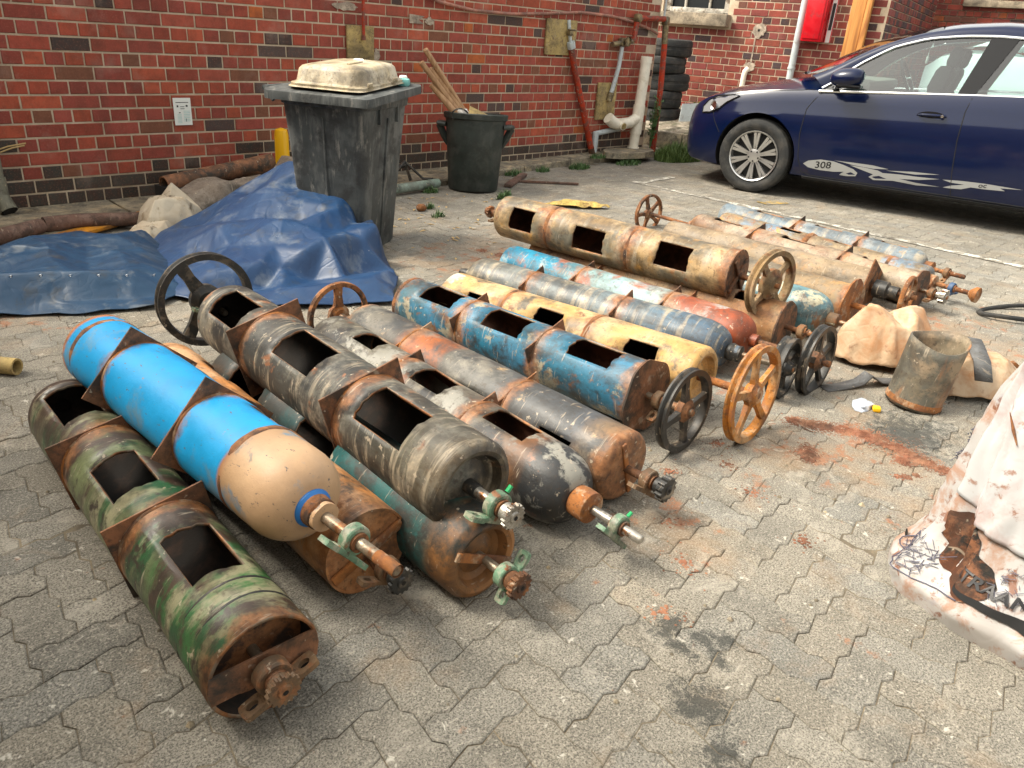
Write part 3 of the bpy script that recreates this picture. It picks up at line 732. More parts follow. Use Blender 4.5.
# ------------------------------------------------------------------ tyres stacked behind the corner
M['rubber'] = weathered('dusty_tyre_rubber', (.017, .018, .018), [((.045, .042, .037), 9, .58, .1)], .75, 0, .3, speck=False)
def tyre_prof(r, wd, ri):
    h = wd/2
    return [(-h*.75, ri), (-h, ri+(r-ri)*.35), (-h, r-(r-ri)*.35), (-h*.86, r-.012), (-h*.55, r), (-h*.18, r), (-h*.15, r-.008), (h*.15, r-.008), (h*.18, r), (h*.55, r), (h*.86, r-.012), (h, r-(r-ri)*.35), (h, ri+(r-ri)*.35), (h*.75, ri)]
tz = .26
names = ['bottom-most tyre of the stack at the wall corner, pale and dusty', 'second tyre from the bottom of the corner stack', 'middle tyre of the corner stack, jutting to the right', 'fourth tyre from the bottom of the corner stack', 'topmost tyre of the corner stack, below the window sill']
tx = [(9.08, 6.12), (9.06, 6.14), (9.12, 6.10), (9.04, 6.14), (9.10, 6.12)]
for k in range(5):
    mb = MB(); wd = [.24, .22, .21, .20, .21][k]; mb.lathe(tyre_prof(.315, wd, .19), 40, closed=True); 
    o = obj('tyre', mb, M['rubber'], M=T(tx[k][0], tx[k][1], tz+wd/2) @ RY(R(90)) @ RX(random.random()*3), smooth=40); tz += wd-.004
    tag(o, names[k], 'tyre', 'tyres stacked at the corner')
mb = MB(); mb.prism([(0, 0), (.30, 0), (.27, .36), (.03, .34)], .02, RZ(R(-40)) @ RX(R(84)), (8.98, 5.72, .24)); tag(obj('leaning_slate', mb, M['greypvc'], smooth=0), 'grey slab leaning on the bottom of the tyre stack', 'slab')
# ------------------------------------------------------------------ vegetation
def leafmat(name, a, b):
    t = NT(name); oi = t.noise(t.coord('World'), 30, 3, .6); m = t.fin(t.ramp(oi, [(.35, a), (.65, b)]), .6); t.b.inputs['Transmission Weight'].default_value = 0; return m
M['grass'] = leafmat('grass_blades', (.05, .10, .018), (.13, .19, .05)); M['leaf'] = leafmat('bright_leaf', (.22, .34, .03), (.42, .50, .06)); M['weed'] = leafmat('weed_leaf', (.03, .08, .02), (.08, .15, .04))
def blades(mb, cx, cy, cz, rx, ry, n, h, lean=.5):
    for _ in range(n):
        a = random.random()*6.283; q = math.sqrt(random.random()); x = cx+math.cos(a)*q*rx; y = cy+math.sin(a)*q*ry
        hh = h*random.uniform(.5, 1.1)*(1-.5*q*q); d = random.random()*6.283; l = lean*hh*random.uniform(.2, 1); wd = random.uniform(.003, .006)
        ex, ey = math.cos(d), math.sin(d); px_, py_ = -ey*wd, ex*wd
        mb.add([(x-px_, y-py_, cz), (x+px_, y+py_, cz), (x+ex*l*.35+px_*.8, y+ey*l*.35+py_*.8, cz+hh*.6), (x+ex*l*.35-px_*.8, y+ey*l*.35-py_*.8, cz+hh*.6), (x+ex*l, y+ey*l, cz+hh)], [(0, 1, 2, 3), (3, 2, 4)])
def gz(x, y): return 0.0
mb = MB(); blades(mb, 8.40, 5.22, -.005, .50, .22, 2600, .24); blades(mb, 8.75, 5.55, .05, .3, .2, 700, .26)
tag(obj('grass_tuft', mb, M['grass'], smooth=0, fix=False), 'clump of long green grass in front of the tyres', 'grass', kind='stuff')
mb = MB()
for (x, y, rr, n) in ((6.55, 5.30, .16, 260), (5.55, 5.30, .12, 120), (7.35, 5.25, .20, 220), (5.25, 5.58, .12, 160), (6.0, 5.33, .10, 80), (4.25, 5.02, .08, 60), (4.75, 4.62, .07, 60), (3.72, 4.30, .06, 40), (7.0, 5.42, .12, 100), (3.85, 4.55, .05, 40), (4.62, 4.55, .06, 40), (1.75, 5.16, .08, 40)):
    blades(mb, x, y, .0 if y < 5.4 else .065, rr, rr*.5, n, .07, 1.2)
tag(obj('weeds', mb, M['weed'], smooth=0, fix=False), 'low weeds sprouting along the edge of the concrete apron', 'weeds', kind='stuff')
def leafy(name, base, n, h, rad, lsz, m, label):
    e = empty(name, base); tag(e, label, 'plant'); st = MB(); lf = MB(); k = 0
    for i in range(n):
        a = random.random()*6.28; q = rad*random.random(); top = Vector((math.cos(a)*q, math.sin(a)*q, h*random.uniform(.5, 1)))
        st.tube([Vector((0, 0, 0)), top*.5+Vector((0, 0, h*.1)), top], .004, 5)
        for j in range(4):
            p = top*(.4+.2*j); d = random.random()*6.28; tl = random.uniform(.1, .7); s_ = lsz*random.uniform(.6, 1.1)
            ax = Vector((math.cos(d), math.sin(d), tl)).normalized(); sd_ = ax.cross(ZUP).normalized()*s_*.38; nn = ax.cross(sd_).normalized()*s_*.1
            lf.add([p, p+ax*s_*.45+sd_+nn, p+ax*s_-nn, p+ax*s_*.45-sd_+nn], [(0, 1, 2, 3)])
    obj('stem', st, m, e); obj('foliage', lf, m, e, smooth=0, fix=False)
leafy('leafy_plant', (9.35, 5.72, .22), 6, .42, .10, .11, M['leaf'], 'yellow-green leafy plant just right of the tyre stack')
leafy('leafy_plant', (9.42, 5.02, .20), 9, .58, .16, .13, M['leaf'], 'yellow-green leafy plant peeping out beside the car headlight')
leafy('climbing_weed', (8.10, 5.50, .08), 16, .62, .10, .06, M['weed'], 'dark green climbing weed behind the white drain pipe')
# ------------------------------------------------------------------ cars
from mathutils.bvhtree import BVHTree
from mathutils.geometry import tessellate_polygon
def interp(tab, x):
    if x <= tab[0][0]: return tab[0][1]
    for (a, va), (b, vb) in zip(tab[:-1], tab[1:]):
        if x <= b:
            q = (x-a)/(b-a); return va+(vb-va)*q
    return tab[-1][1]
def smooth_tab(tab, x, e=.05): return (interp(tab, x-e)+2*interp(tab, x)+interp(tab, x+e))/4
ZL = [(-.88, .30), (-.78, .215), (-.5, .19), (.3, .205), (3.2, .21), (3.6, .27), (3.85, .40)]
ZS = [(-.88, .60), (-.82, .70), (-.70, .795), (-.5, .87), (-.2, .925), (.1, .965), (.45, .985), (1.9, 1.075), (2.9, 1.12), (3.4, 1.13), (3.7, 1.10), (3.85, .98)]
ZT = [(-.88, .62), (-.82, .75), (-.72, .84), (-.55, .915), (-.3, .985), (0, 1.05), (.3, 1.10), (.46, 1.12), (.54, 1.0), (2.9, 1.1), (3.1, 1.17), (3.5, 1.17), (3.75, 1.12), (3.85, .99)]
WD = [(-.88, .52), (-.84, .66), (-.76, .77), (-.6, .865), (-.35, .925), (0, .945), (.4, .95), (2.9, .95), (3.4, .915), (3.7, .84), (3.85, .72)]
CW = .95
SECT = [(0, 0, 0), (1, -.13, 0), (1, -.05, .035), (1, -.022, .13), (1, -.006, .26), (1, .0, .44), (1, .004, .60), (1, .003, .715), (1, -.007, .755), (1, -.022, .86), (1, -.040, .95), (1, -.065, 1.0)]
def car_body_mesh(paint, dark):
    st = [-.88, -.865, -.84, -.80, -.74, -.66, -.56, -.44, -.30, -.15, 0, .15, .3, .42, .47, .53, .7, 1.0, 1.4, 1.8, 2.2, 2.6, 2.87, 3.0, 3.15, 3.35, 3.5, 3.62, 3.72, 3.79, 3.83, 3.85]
    mb = MB(); vs = []; m = None
    for s in st:
        zl, zs, zt, wd = (smooth_tab(t_, s, .03) for t_ in (ZL, ZS, ZT, WD))
        half = []
        for k, dx, fz in SECT: half.append((max(0, k*wd+dx) if k else 0, zl+(zs-zl)*fz))
        xs = half[-1][0]
        for f, g_ in ((.90, .22), (.72, .52), (.40, .86)): half.append((xs*f, zs+(zt-zs)*g_))
        ring = [(CW-a, z) for a, z in half]+[(CW, zt)]+[(CW+a, z) for a, z in reversed(half[1:])]
        m = len(ring); vs += [(s, y, z) for y, z in ring]
    fs = []
    for i in range(len(st)-1):
        for k in range(m): fs.append((i*m+k, i*m+(k+1) % m, (i+1)*m+(k+1) % m, (i+1)*m+k))
    fs.append(tuple(range(m))); fs.append(tuple((len(st)-1)*m+k for k in range(m-1, -1, -1)))
    mb.add(vs, fs); me = mb.mesh('body', 0); fixn(me); me.materials.append(paint); me.materials.append(dark)
    o = bpy.data.objects.new('body', me); COL.objects.link(o)
    cuts = []
    for s in (-.05, 2.87):
        for y in (-.1, 1.52):
            c = MB(); c.lathe([(0, 0), (0, .388), (.48, .388), (.48, 0)], 56, (s, y, .355), RZ(R(90)), 1); cme = c.mesh('cut', 0); fixn(cme); cme.materials.append(paint); cme.materials.append(dark)
            co = bpy.data.objects.new('cut', cme); COL.objects.link(co); cuts.append(co)
            md = o.modifiers.new('b', 'BOOLEAN'); md.operation = 'DIFFERENCE'; md.object = co; md.solver = 'EXACT'
    dg = bpy.context.evaluated_depsgraph_get(); dg.update()
    nm = bpy.data.meshes.new_from_object(o.evaluated_get(dg))
    for c in cuts: bpy.data.objects.remove(c)
    bpy.data.objects.remove(o)
    nm.name = 'body'; nm.polygons.foreach_set('use_smooth', [True]*len(nm.polygons)); nm.set_sharp_from_angle(angle=R(24))
    return nm
def glass_mat(name, tint, add=.0):
    t = NT(name); t.t.nodes.remove(t.b); tr = t.n('BsdfTransparent'); tr.inputs[0].default_value = (*tint, 1); gl = t.n('BsdfGlossy'); gl.inputs['Roughness'].default_value = .02
    lw = t.n('Fresnel'); lw.inputs[0].default_value = 1.5; mx = t.n('MixShader')
    t.l(t.math('ADD', lw.outputs[0], add), mx.inputs[0]); t.l(tr.outputs[0], mx.inputs[1]); t.l(gl.outputs[0], mx.inputs[2]); t.l(mx.outputs[0], t.out.inputs[0]); return t.mat
M['carglass'] = glass_mat('car_window_glass', (.66, .82, .80), .07)
def paint_mat(name, col, dirt=.25):
    t = NT(name); v = t.coord('Object'); n_ = t.noise(v, 4, 6, .65); sx = t.n('SeparateXYZ'); t.l(v, sx.inputs[0])
    low = t.n('MapRange', clamp=True); t.l(sx.outputs[2], low.inputs[0]); low.inputs[1].default_value = .55; low.inputs[2].default_value = .15
    f = t.math('MULTIPLY', t.math('MULTIPLY', low.outputs[0], t.step(n_, .5, .2)), dirt)
    m = t.fin(t.mix(f, col, (.22, .19, .15)), t.math('ADD', t.math('MULTIPLY', f, .4), .30), 0, .12)
    t.b.inputs['Coat Weight'].default_value = 1.0; t.b.inputs['Coat Roughness'].default_value = .09; t.b.inputs['Coat IOR'].default_value = 1.4; return m
M['bluepaint'] = paint_mat('dark_blue_car_paint', (.001, .0055, .032), .04); M['whitecar'] = paint_mat('white_car_paint', (.75, .76, .76), .1)
M['blacktrim'] = plain('black_trim', (.008, .008, .009), .22, 0, .3); M['wellblack'] = plain('wheel_well_black', (.010, .010, .010), .9)
M['chrome'] = plain('brushed_chrome', (.72, .73, .74), .18, 1.0); M['alloy'] = plain('alloy_wheel', (.58, .58, .57), .28, .85)
M['seatgrey'] = plain('dark_seat_fabric', (.03, .032, .035), .8); M['dash'] = plain('grey_dashboard', (.22, .20, .17), .7)
M['lens'] = NT('headlight_lens').fin((.30, .31, .33), .06, .3, .8); M['silverfoil'] = plain('silver_sticker', (.36, .37, .37), .4, .3)
WTOP_ = [(.46, 1.0), (.55, 1.10), (.70, 1.235), (.93, 1.385), (1.18, 1.468), (1.45, 1.505), (1.70, 1.518), (2.2, 1.505), (2.6, 1.44), (2.9, 1.33), (3.12, 1.17)]
RTOP_ = [(.30, 1.09), (.40, 1.135), (.53, 1.215), (.79, 1.385), (1.09, 1.505), (1.38, 1.572), (1.74, 1.605), (2.2, 1.595), (2.7, 1.52), (3.1, 1.36), (3.5, 1.17)]
BELT_ = [(.40, .985), (1.0, 1.025), (1.53, 1.058), (1.9, 1.08), (2.8, 1.125), (3.2, 1.15)]
def side_y(z): return .062+(z-1.0)*.43
def car(name, Mc, paint, label, detail=True):
    root = empty(name, M=Mc); tag(root, label, 'car')
    me = car_body_mesh(paint, M['wellblack']); body = obj('body', me, [paint], root)
    bvh = BVHTree.FromPolygons([v_.co.copy() for v_ in me.vertices], [tuple(p.vertices) for p in me.polygons])
    def on(s, z, off=.003):
        h = bvh.ray_cast(Vector((s, -2, z)), Vector((0, 1, 0)))
        return Vector((s, (h[0].y if h[0] else 0)-off, z))
    # greenhouse
    ns = 40
    def rail(side):
        def f(u, v):
            s = .44+u*(3.12-.44); wz = smooth_tab(WTOP_, s, .05)
            k = (s-.44)/(3.12-.44); rs = .32+k*(3.48-.32); rz = smooth_tab(RTOP_, rs, .05)
            a = Vector((s, side_y(wz), wz)); b = Vector((rs, .10+.27*min(1, max(0, (rz-1.1)/.42)), rz))
            p = a.lerp(b, v); p.z += .018*math.sin(v*math.pi); p.y -= .016*math.sin(v*math.pi)
            if side: p.y = 2*CW-p.y
            return p
        return f
    ra = [rail(0)(i/ns, 1) for i in range(ns+1)]
    for sd_ in (0, 1):
        mb = MB(); mb.grid(rail(sd_), ns, 5); obj('roof_rail', mb, paint, root, smooth=50)
    i0 = min(range(ns+1), key=lambda i: abs(ra[i].x-1.28)); i1 = min(range(ns+1), key=lambda i: abs(ra[i].x-2.72))
    def roof(u, v):
        q = i0+u*(i1-i0); a = ra[int(q)].lerp(ra[min(ns, int(q)+1)], q-int(q)); c = 4*v*(1-v)
        return Vector((a.x-.03*c, a.y+(2*CW-2*a.y)*v, a.z+.045*c**.8))
    mb = MB(); mb.grid(roof, 24, 14); obj('roof', mb, paint, root, smooth=50)
    def screen(iA, iB, bow):
        def f(u, v):
            q = iA+u*(iB-iA); k = int(min(ns-1, max(0, math.floor(q)))); a = ra[k].lerp(ra[k+1], q-k); c = 4*v*(1-v)
            return Vector((a.x+bow*c*(1-.75*u), a.y+(2*CW-2*a.y)*v, a.z+.045*c**.8*u))
        return f
    mb = MB(); mb.grid(screen(0, i0, -.26), 16, 14); obj('windscreen', mb, M['carglass'], root, smooth=60)
    mb = MB(); mb.grid(screen(ns, i1, .16), 16, 14); obj('rear_screen', mb, M['carglass'], root, smooth=60)
    def pane(s0, s1, sd_, nm):
        def f(u, v):
            # slanted ends: left edge follows belt/top positions
            sb = s0[0]+(s1[0]-s0[0])*u; stp = s0[1]+(s1[1]-s0[1])*u; zb = interp(BELT_, sb); zt = smooth_tab(WTOP_, stp, .05)
            s = sb+(stp-sb)*v; z = zb+(zt-zb)*v; y = side_y(z)+.006
            return Vector((s, 2*CW-y if sd_ else y, z))
        mb = MB(); mb.grid(f, 16, 6); return obj(nm, mb, M['carglass'], root, smooth=60)
    for sd_ in (0, 1):
        pane((.48, .46), (1.54, 1.665), sd_, 'window'); pane((1.64, 1.83), (2.95, 2.9), sd_, 'window')
        mb = MB()
        for a, b, c, d in ((1.525, 1.648, 1.655, 1.85),):
            def f(u, v):
                sb = a+(c-a)*u; stp = b+(d-b)*u; zb = interp(BELT_, sb); zt = smooth_tab(WTOP_, stp, .05); s = sb+(stp-sb)*v; z = zb+(zt-zb)*v; y = side_y(z)-.004
                return Vector((s, 2*CW-y if sd_ else y, z))
            mb.grid(f, 3, 6)
        obj('door_pillar', mb, M['blacktrim'], root)
        mb = MB(); pts = [(s, side_y(interp(BELT_, s))-.012, interp(BELT_, s)-.006) for s in (.42, .7, 1.0, 1.3, 1.6, 1.9, 2.3, 2.7, 3.0)]
        pts2 = [(s, side_y(smooth_tab(WTOP_, s, .05))-.010, smooth_tab(WTOP_, s, .05)) for s in [.44+.07*i for i in range(39)]]
        if sd_: pts = [(x, 2*CW-y, z) for x, y, z in pts]; pts2 = [(x, 2*CW-y, z) for x, y, z in pts2]
        mb.tube(pts, .011, 6); mb.tube(pts2, .010, 6); obj('chrome_trim', mb, M['chrome'], root)
    # cabin: dark deck, seats, wheel, dash
    mb = MB(); mb.box((1.75, CW, 1.02), (2.4, 1.62, .02), RY(R(-2.2)).to_3x3()); obj('cabin_floor', mb, M['seatgrey'], root, smooth=0)
    mb = MB(); mb.cbox((.62, CW, 1.055), (.42, 1.60, .10), .04); obj('dashboard', mb, M['dash'], root)
    for y in (.52, 1.36):
        mb = MB(); mb.cbox((1.34, y, 1.14), (.14, .46, .26), .06, RY(R(14)).to_3x3()); mb.cbox((1.40, y, 1.335), (.10, .26, .18), .045, RY(R(10)).to_3x3()); obj('seat', mb, M['seatgrey'], root)
    mb = MB(); mb.cbox((2.62, CW, 1.18), (.16, 1.3, .22), .06, RY(R(20)).to_3x3()); obj('rear_seat', mb, M['seatgrey'], root)
    mb = MB(); c = Vector((.95, 1.36, 1.12)); rr = .185; tilt = RY(R(-28)).to_3x3()
    mb.tube([c+tilt @ Vector((0, math.cos(a)*rr, math.sin(a)*rr)) for a in [2*math.pi*k/28 for k in range(28)]], .016, 6, closed=True); mb.tube([c+tilt @ Vector((0, -rr, 0)), c, c+tilt @ Vector((0, rr, 0))], .016, 6); obj('steering_wheel', mb, M['blacktrim'], root)
    mb = MB(); mb.cbox((1.12, CW, 1.44), (.05, .24, .07), .02); mb.tube([(1.10, CW, 1.46), (1.12, CW, 1.54)], .01, 6); obj('rear_view_mirror', mb, M['blacktrim'], root)
    # wheels
    for s in (-.05, 2.87):
        for y0, sg_ in ((.012, 1), (2*CW-.012, -1)):
            ty = MB(); ty.lathe([(a, b) for a, b in tyre_prof(.345, .215, .232)], 56, closed=True)
            wl = obj('wheel', ty, M['rubber'], root, M=T(s, y0+sg_*.1075, .345) @ RZ(R(90 if sg_ > 0 else -90)), smooth=40)
            r_ = MB(); r_.lathe([(-.092, .236), (-.100, .232), (-.094, .222), (-.06, .212), (.08, .205), (.09, .0)], 48); obj('rim', r_, M['alloy'], wl)
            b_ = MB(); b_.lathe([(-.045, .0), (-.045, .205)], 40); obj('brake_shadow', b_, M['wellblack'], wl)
            s_ = MB()
            for k in range(10):
                for d in (-.085, .085):
                    A_ = RX(2*math.pi*k/10)
                    p0 = Vector((-.074, .05*math.sin(d*.6), .05)); p1 = Vector((-.094, .216*math.sin(d), .216*math.cos(d)))
                    nrm = Vector((0, .010, 0)); n1 = Vector((0, .0135, 0)); dp = Vector((.03, 0, 0))
                    q = [p0-nrm, p0+nrm, p1+n1, p1-n1]; q = q+[v_+dp for v_ in q]
                    s_.add([A_ @ v_ for v_ in q], [(0, 1, 2, 3), (7, 6, 5, 4), (0, 4, 5, 1), (1, 5, 6, 2), (2, 6, 7, 3), (3, 7, 4, 0)])
            s_.lathe([(-.082, 0), (-.084, .03), (-.076, .062), (-.05, .07)], 24); obj('spokes', s_, M['alloy'], wl, smooth=25)
            n_ = MB()
            for k in range(5):
                a = 2*math.pi*(k+.5)/5; n_.lathe([(-.086, 0), (-.086, .008), (-.07, .009)], 8, (0, .048*math.sin(a), .048*math.cos(a)))
            obj('wheel_nut', n_, M['wellblack'], wl)
    if not detail: return root
    # door seams, as thin dark gaps that follow the body
    def seam(pts, nm='door_seam', r=.0035, m='wellblack'):
        P = []
        for (a, b), (c_, d) in zip(pts[:-1], pts[1:]):
            k = max(1, int(math.hypot(c_-a, d-b)/.05))
            for i in range(k): P.append(on(a+(c_-a)*i/k, b+(d-b)*i/k, .0005))
        P.append(on(*pts[-1], .0005)); mb = MB(); mb.tube(P, r, 5); return obj(nm, mb, M[m], root)
    seam([(.455, .965), (.40, .90), (.355, .82), (.345, .60), (.37, .40), (.42, .27), (.5, .245)])
    seam([(.5, .245), (1.70, .245)]); seam([(1.645, 1.04), (1.625, .93), (1.63, .70), (1.66, .45), (1.70, .245)])
    seam([(1.70, .245), (2.5, .245)]); seam([(-.62, .80), (-.25, .905), (.1, .955), (.38, .985)], 'bonnet_seam')
    seam([(-.43, .52), (-.50, .62), (-.55, .74)], 'bumper_seam', .003)
    # sill moulding below doors
    mb = MB(); mb.tube([on(.43+.1*i, .225, -.005) for i in range(21)], .028, 8); obj('sill', mb, M['blacktrim'], root)
    # handles
    for s, z in ((1.385, .868), (2.42, .91)):
        mb = MB(); b = on(s, z, 0); mb.lathe([(-.012, .0), (-.004, .6), (.0, 1)], 20, b+Vector((0, .0, 0)), (RZ(R(90)) @ Matrix.Diagonal((.35, .115, .04, 1))))
        h = obj('door_handle', mb, M['blacktrim'], root)
        mb = MB(); mb.tube([b+Vector((-.10, -.004, .004)), b+Vector((-.07, -.03, .010)), b+Vector((.06, -.032, .014)), b+Vector((.11, -.008, .012))], [.010, .014, .015, .011], 8, flat=.8); obj('grip', mb, paint, h)
        mb = MB(); mb.lathe([(0, .012), (.008, .012), (.01, 0)], 12, b+Vector((.085, -.045, .012)), RZ(R(-90))); obj('lock', mb, M['chrome'], h)
    # mirror
    mb = MB(); c = Vector((.69, -.125, 1.115))
    def mir(u, v):
        a = u*2*math.pi; b = v*math.pi; sx_ = math.cos(b)*-1; q = math.sin(b)
        fx = .155*sx_*(1 if sx_ < 0 else .75); k = q**.62
        return c+Vector((fx, .105*k*math.cos(a), .082*k*math.sin(a)+.012*sx_))
    mb.grid(mir, 28, 14, wrapu=True); mo = obj('wing_mirror', mb, paint, root, smooth=60)
    mb = MB(); mb.tube([(.60, -.06, 1.045), (.56, .03, 1.02), (.55, .07, 1.02)], [.035, .03, .03], 8, flat=.6); mb.cbox((.70, -.12, 1.048), (.20, .15, .03), .012); obj('mirror_base', mb, M['blacktrim'], mo)
    # headlight
    def on2(d, z, off=.004):
        """hit body from front-left diagonal"""
        return d
    hl = MB(); ctr = Vector((0, CW, .7)); pts_ = [(-.60, .845), (-.42, .872), (-.33, .868), (-.45, .80), (-.52, .735), (-.62, .69), (-.74, .68), (-.76, .735), (-.70, .80)]
    def proj_out(s, z, off):
        # cast from the outside towards the body axis at an angle
        dr = Vector((.55, .83, 0)); o_ = Vector((s, .0, z))-dr*1.2
        h = bvh.ray_cast(o_, dr); return (h[0]-dr*off) if h[0] else Vector((s, .1, z))
    P = [proj_out(s, z, .006) for s, z in pts_]; cc = sum(P, Vector())/len(P)
    cc = proj_out(-.56, .775, .012); hl.add([cc]+P, [(0, i+1, (i+1) % len(P)+1) for i in range(len(P))]); ho = obj('headlight', hl, M['lens'], root, smooth=60)
    mb = MB(); mb.tube(P, .008, 5, closed=True); obj('headlight_rim', mb, M['blacktrim'], ho)
    mb = MB(); mb.lathe([(0, 0), (-.004, .035), (-.012, .045)], 16, proj_out(-.58, .76, .016), RZ(R(56))); obj('lamp', mb, M['chrome'], ho)
    # sticker graphics
    SH = {'head': [(0.428, 0.345), (0.472, 0.378), (0.579, 0.402), (0.695, 0.401), (0.786, 0.382), (0.877, 0.357), (0.918, 0.329), (0.906, 0.298), (0.837, 0.287), (0.765, 0.288), (0.781, 0.308), (0.8, 0.323), (0.717, 0.31), (0.586, 0.306), (0.48, 0.317)],
          'wisp1': [(0.694, 0.410), (0.865, 0.414), (1.032, 0.414), (1.166, 0.399), (1.041, 0.385), (0.871, 0.392), (.78, .404)],
          'main': [(0.842, 0.387), (0.955, 0.386), (1.082, 0.376), (1.127, 0.36), (1.26, 0.368), (1.419, 0.37), (1.586, 0.376), (1.426, 0.345), (1.27, 0.33), (1.407, 0.317), (1.604, 0.312), (1.413, 0.296), (1.223, 0.306), (1.063, 0.287), (1.016, 0.309), (1.05, 0.337), (0.962, 0.358)],
          'wisp2': [(1.148, 0.385), (1.358, 0.406), (1.576, 0.413), (1.39, 0.386)],
          'rear': [(1.606, 0.376), (1.747, 0.387), (1.919, 0.391), (2.208, 0.383), (2.046, 0.371), (2.087, 0.353), (1.932, 0.345), (1.834, 0.345), (1.767, 0.318), (1.668, 0.311), (1.624, 0.312), (1.685, 0.338), (1.78, 0.359), (1.674, 0.361)]}
    mb = MB()
    for P2 in SH.values():
        bm = bmesh.new(); fv = [bm.verts.new((a, b, 0)) for a, b in P2]; f_ = bm.faces.new(fv); bmesh.ops.triangulate(bm, faces=[f_]); bmesh.ops.subdivide_edges(bm, edges=[e for e in bm.edges if e.calc_length() > .12], cuts=2, use_grid_fill=True); bmesh.ops.triangulate(bm, faces=bm.faces)
        bm.verts.index_update(); mb.add([on(v_.co.x, v_.co.y, .002) for v_ in bm.verts], [[v_.index for v_ in f.verts] for f in bm.faces]); bm.free()
    sk = obj('sticker', mb, M['silverfoil'], root, smooth=60)
    for body_, s0, z0, sz, sh_ in (('308', .535, .320, .085, .12), ('oc', 1.885, .352, .055, .12)):
        me_ = text_mesh(body_, sz); mb = MB()
        mb.add([on(s0+v_.co.x*1.15, z0+v_.co.y+v_.co.x*sh_, .0035) for v_ in me_.vertices], [tuple(p.vertices) for p in me_.polygons]); obj('lettering', mb, M['wellblack'], sk, smooth=0, fix=False)
    # hanging ornament
    mb = MB(); mb.tube([(1.13, CW, 1.40), (1.13, CW, 1.33)], .004, 5); mb.cbox((1.13, CW, 1.30), (.02, .045, .06), .006); obj('ornament', mb, M['signwhite'], root)
    # cowl wipers
    mb = MB(); mb.tube([(.20, .35, 1.115), (.24, .9, 1.15)], .012, 6); obj('wiper', mb, M['blacktrim'], root)
    return root
def text_mesh(body, size, bold=.012):
    cu = bpy.data.curves.new('txt', 'FONT'); cu.body = body; cu.size = size; cu.offset = bold*size; cu.resolution_u = 3
    o_ = bpy.data.objects.new('txt', cu); COL.objects.link(o_); dg = bpy.context.evaluated_depsgraph_get(); dg.update()
    me_ = bpy.data.meshes.new_from_object(o_.evaluated_get(dg)); bpy.data.objects.remove(o_); return me_
CA = R(-78.5)
CM = T(7.13, 3.6, 0) @ RZ(CA)
car('parked_car', CM, M['bluepaint'], 'dark blue saloon car with silver swoosh sticker on its doors')
car('parked_car', CM @ T(5.62, 5.8, 0) @ RZ(R(180)) @ Matrix.Scale(1.25, 4), M['whitecar'], 'white car seen through the windows of the blue car', False)
# ------------------------------------------------------------------ gas-cylinder drums
SEG = 48
def dome_prof(L, Rr, neck=.034, h=.13, nl=.05, n=9):
    """near end as rounded shoulder plus neck"""
    P = []
    for i in range(1, n+1):
        a = i/n*math.pi/2; P.append((L-h+h*math.sin(a), neck+(Rr-neck)*math.cos(a)**.85))
    return P+[(L+nl*.3, neck), (L+nl, neck), (L+nl, 0)]
def round_prof(L, Rr, rd=.03, n=5, flat=True):
    P = []
    for i in range(1, n+1):
        a = i/n*math.pi/2; P.append((L-rd+rd*math.sin(a), Rr-rd+rd*math.cos(a)))
    return P+([(L, 0)] if flat else [])
def concave_prof(L, Rr):
    return [(L-.02, Rr-.002), (L-.006, Rr-.010), (L, Rr-.024), (L-.004, Rr-.036), (L-.028, Rr-.046), (L-.036, Rr-.062), (L-.026, .03), (L-.024, 0)]
def open_prof(L, Rr):
    return [(L, Rr)]
def body_mesh(L, Rr, far, near, windows, wob=.0016, seed=0):
    mirror = lambda P: [(-x, r) for x, r in reversed([(x-L, r) for x, r in P])]
    fp = mirror(far); prof = fp+[(0.03 if far else 0, Rr)]+[]
    fx = fp[-1][0] if fp else 0.0
    nx_ = near[0][0] if near else L
    xs = sorted(set([round(x, 4) for w in windows for x in (w[0], w[1])]+[round(fx+(nx_-fx)*k/14, 4) for k in range(1 if fp else 0, 14)]))
    xs = [x for x in xs if fx+.004 < x < nx_-.004]
    # drop stations too near each other unless they bound a window
    wx = set(round(x, 4) for w in windows for x in (w[0], w[1])); keep = []
    for x in xs:
        if x in wx or all(abs(x-y) > .02 for y in wx): keep.append(x)
    prof = fp+[(x, Rr) for x in keep]+near
    if not fp: prof = [(0, Rr)]+prof
    step = 2*math.pi/SEG; vs = []; rows = []
    for x, r in prof:
        if r < 1e-5: rows.append([len(vs)]); vs.append((x, 0, 0)); continue
        rows.append(list(range(len(vs), len(vs)+SEG)))
        for k in range(SEG):
            a = k*step; xj = 0.0
            if round(x, 4) in wx and r == Rr:
                for w0, w1, ph_, hf_ in windows:
                    if (abs(x-w0) < .001 or abs(x-w1) < .001) and abs((a-ph_+math.pi) % (2*math.pi)-math.pi) < hf_+.01: xj = random.uniform(-.0045, .0045)
            q = r+wob*nz(x*5+seed, math.cos(a)*1.3, math.sin(a)*1.3)*2
            vs.append((x+xj, q*math.sin(a), q*math.cos(a)))
    fs = []
    for i in range(len(rows)-1):
        a, b = rows[i], rows[i+1]; xm = (prof[i][0]+prof[i+1][0])/2
        for k in range(SEG):
            k2 = (k+1) % SEG; am = (k+.5)*step
            hole = False
            if len(a) > 1 and len(b) > 1 and prof[i][1] == Rr and prof[i+1][1] == Rr:
                for w0, w1, ph, hf in windows:
                    d = (am-ph+math.pi) % (2*math.pi)-math.pi
                    if w0 < xm < w1 and abs(d) < hf: hole = True
            if hole: continue
            if len(a) == 1 and len(b) == 1: continue
            if len(a) == 1: fs.append((a[0], b[k], b[k2]))
            elif len(b) == 1: fs.append((a[k], b[0], a[k2]))
            else: fs.append((a[k], b[k], b[k2], a[k2]))
    mb = MB(); mb.add(vs, fs); return mb
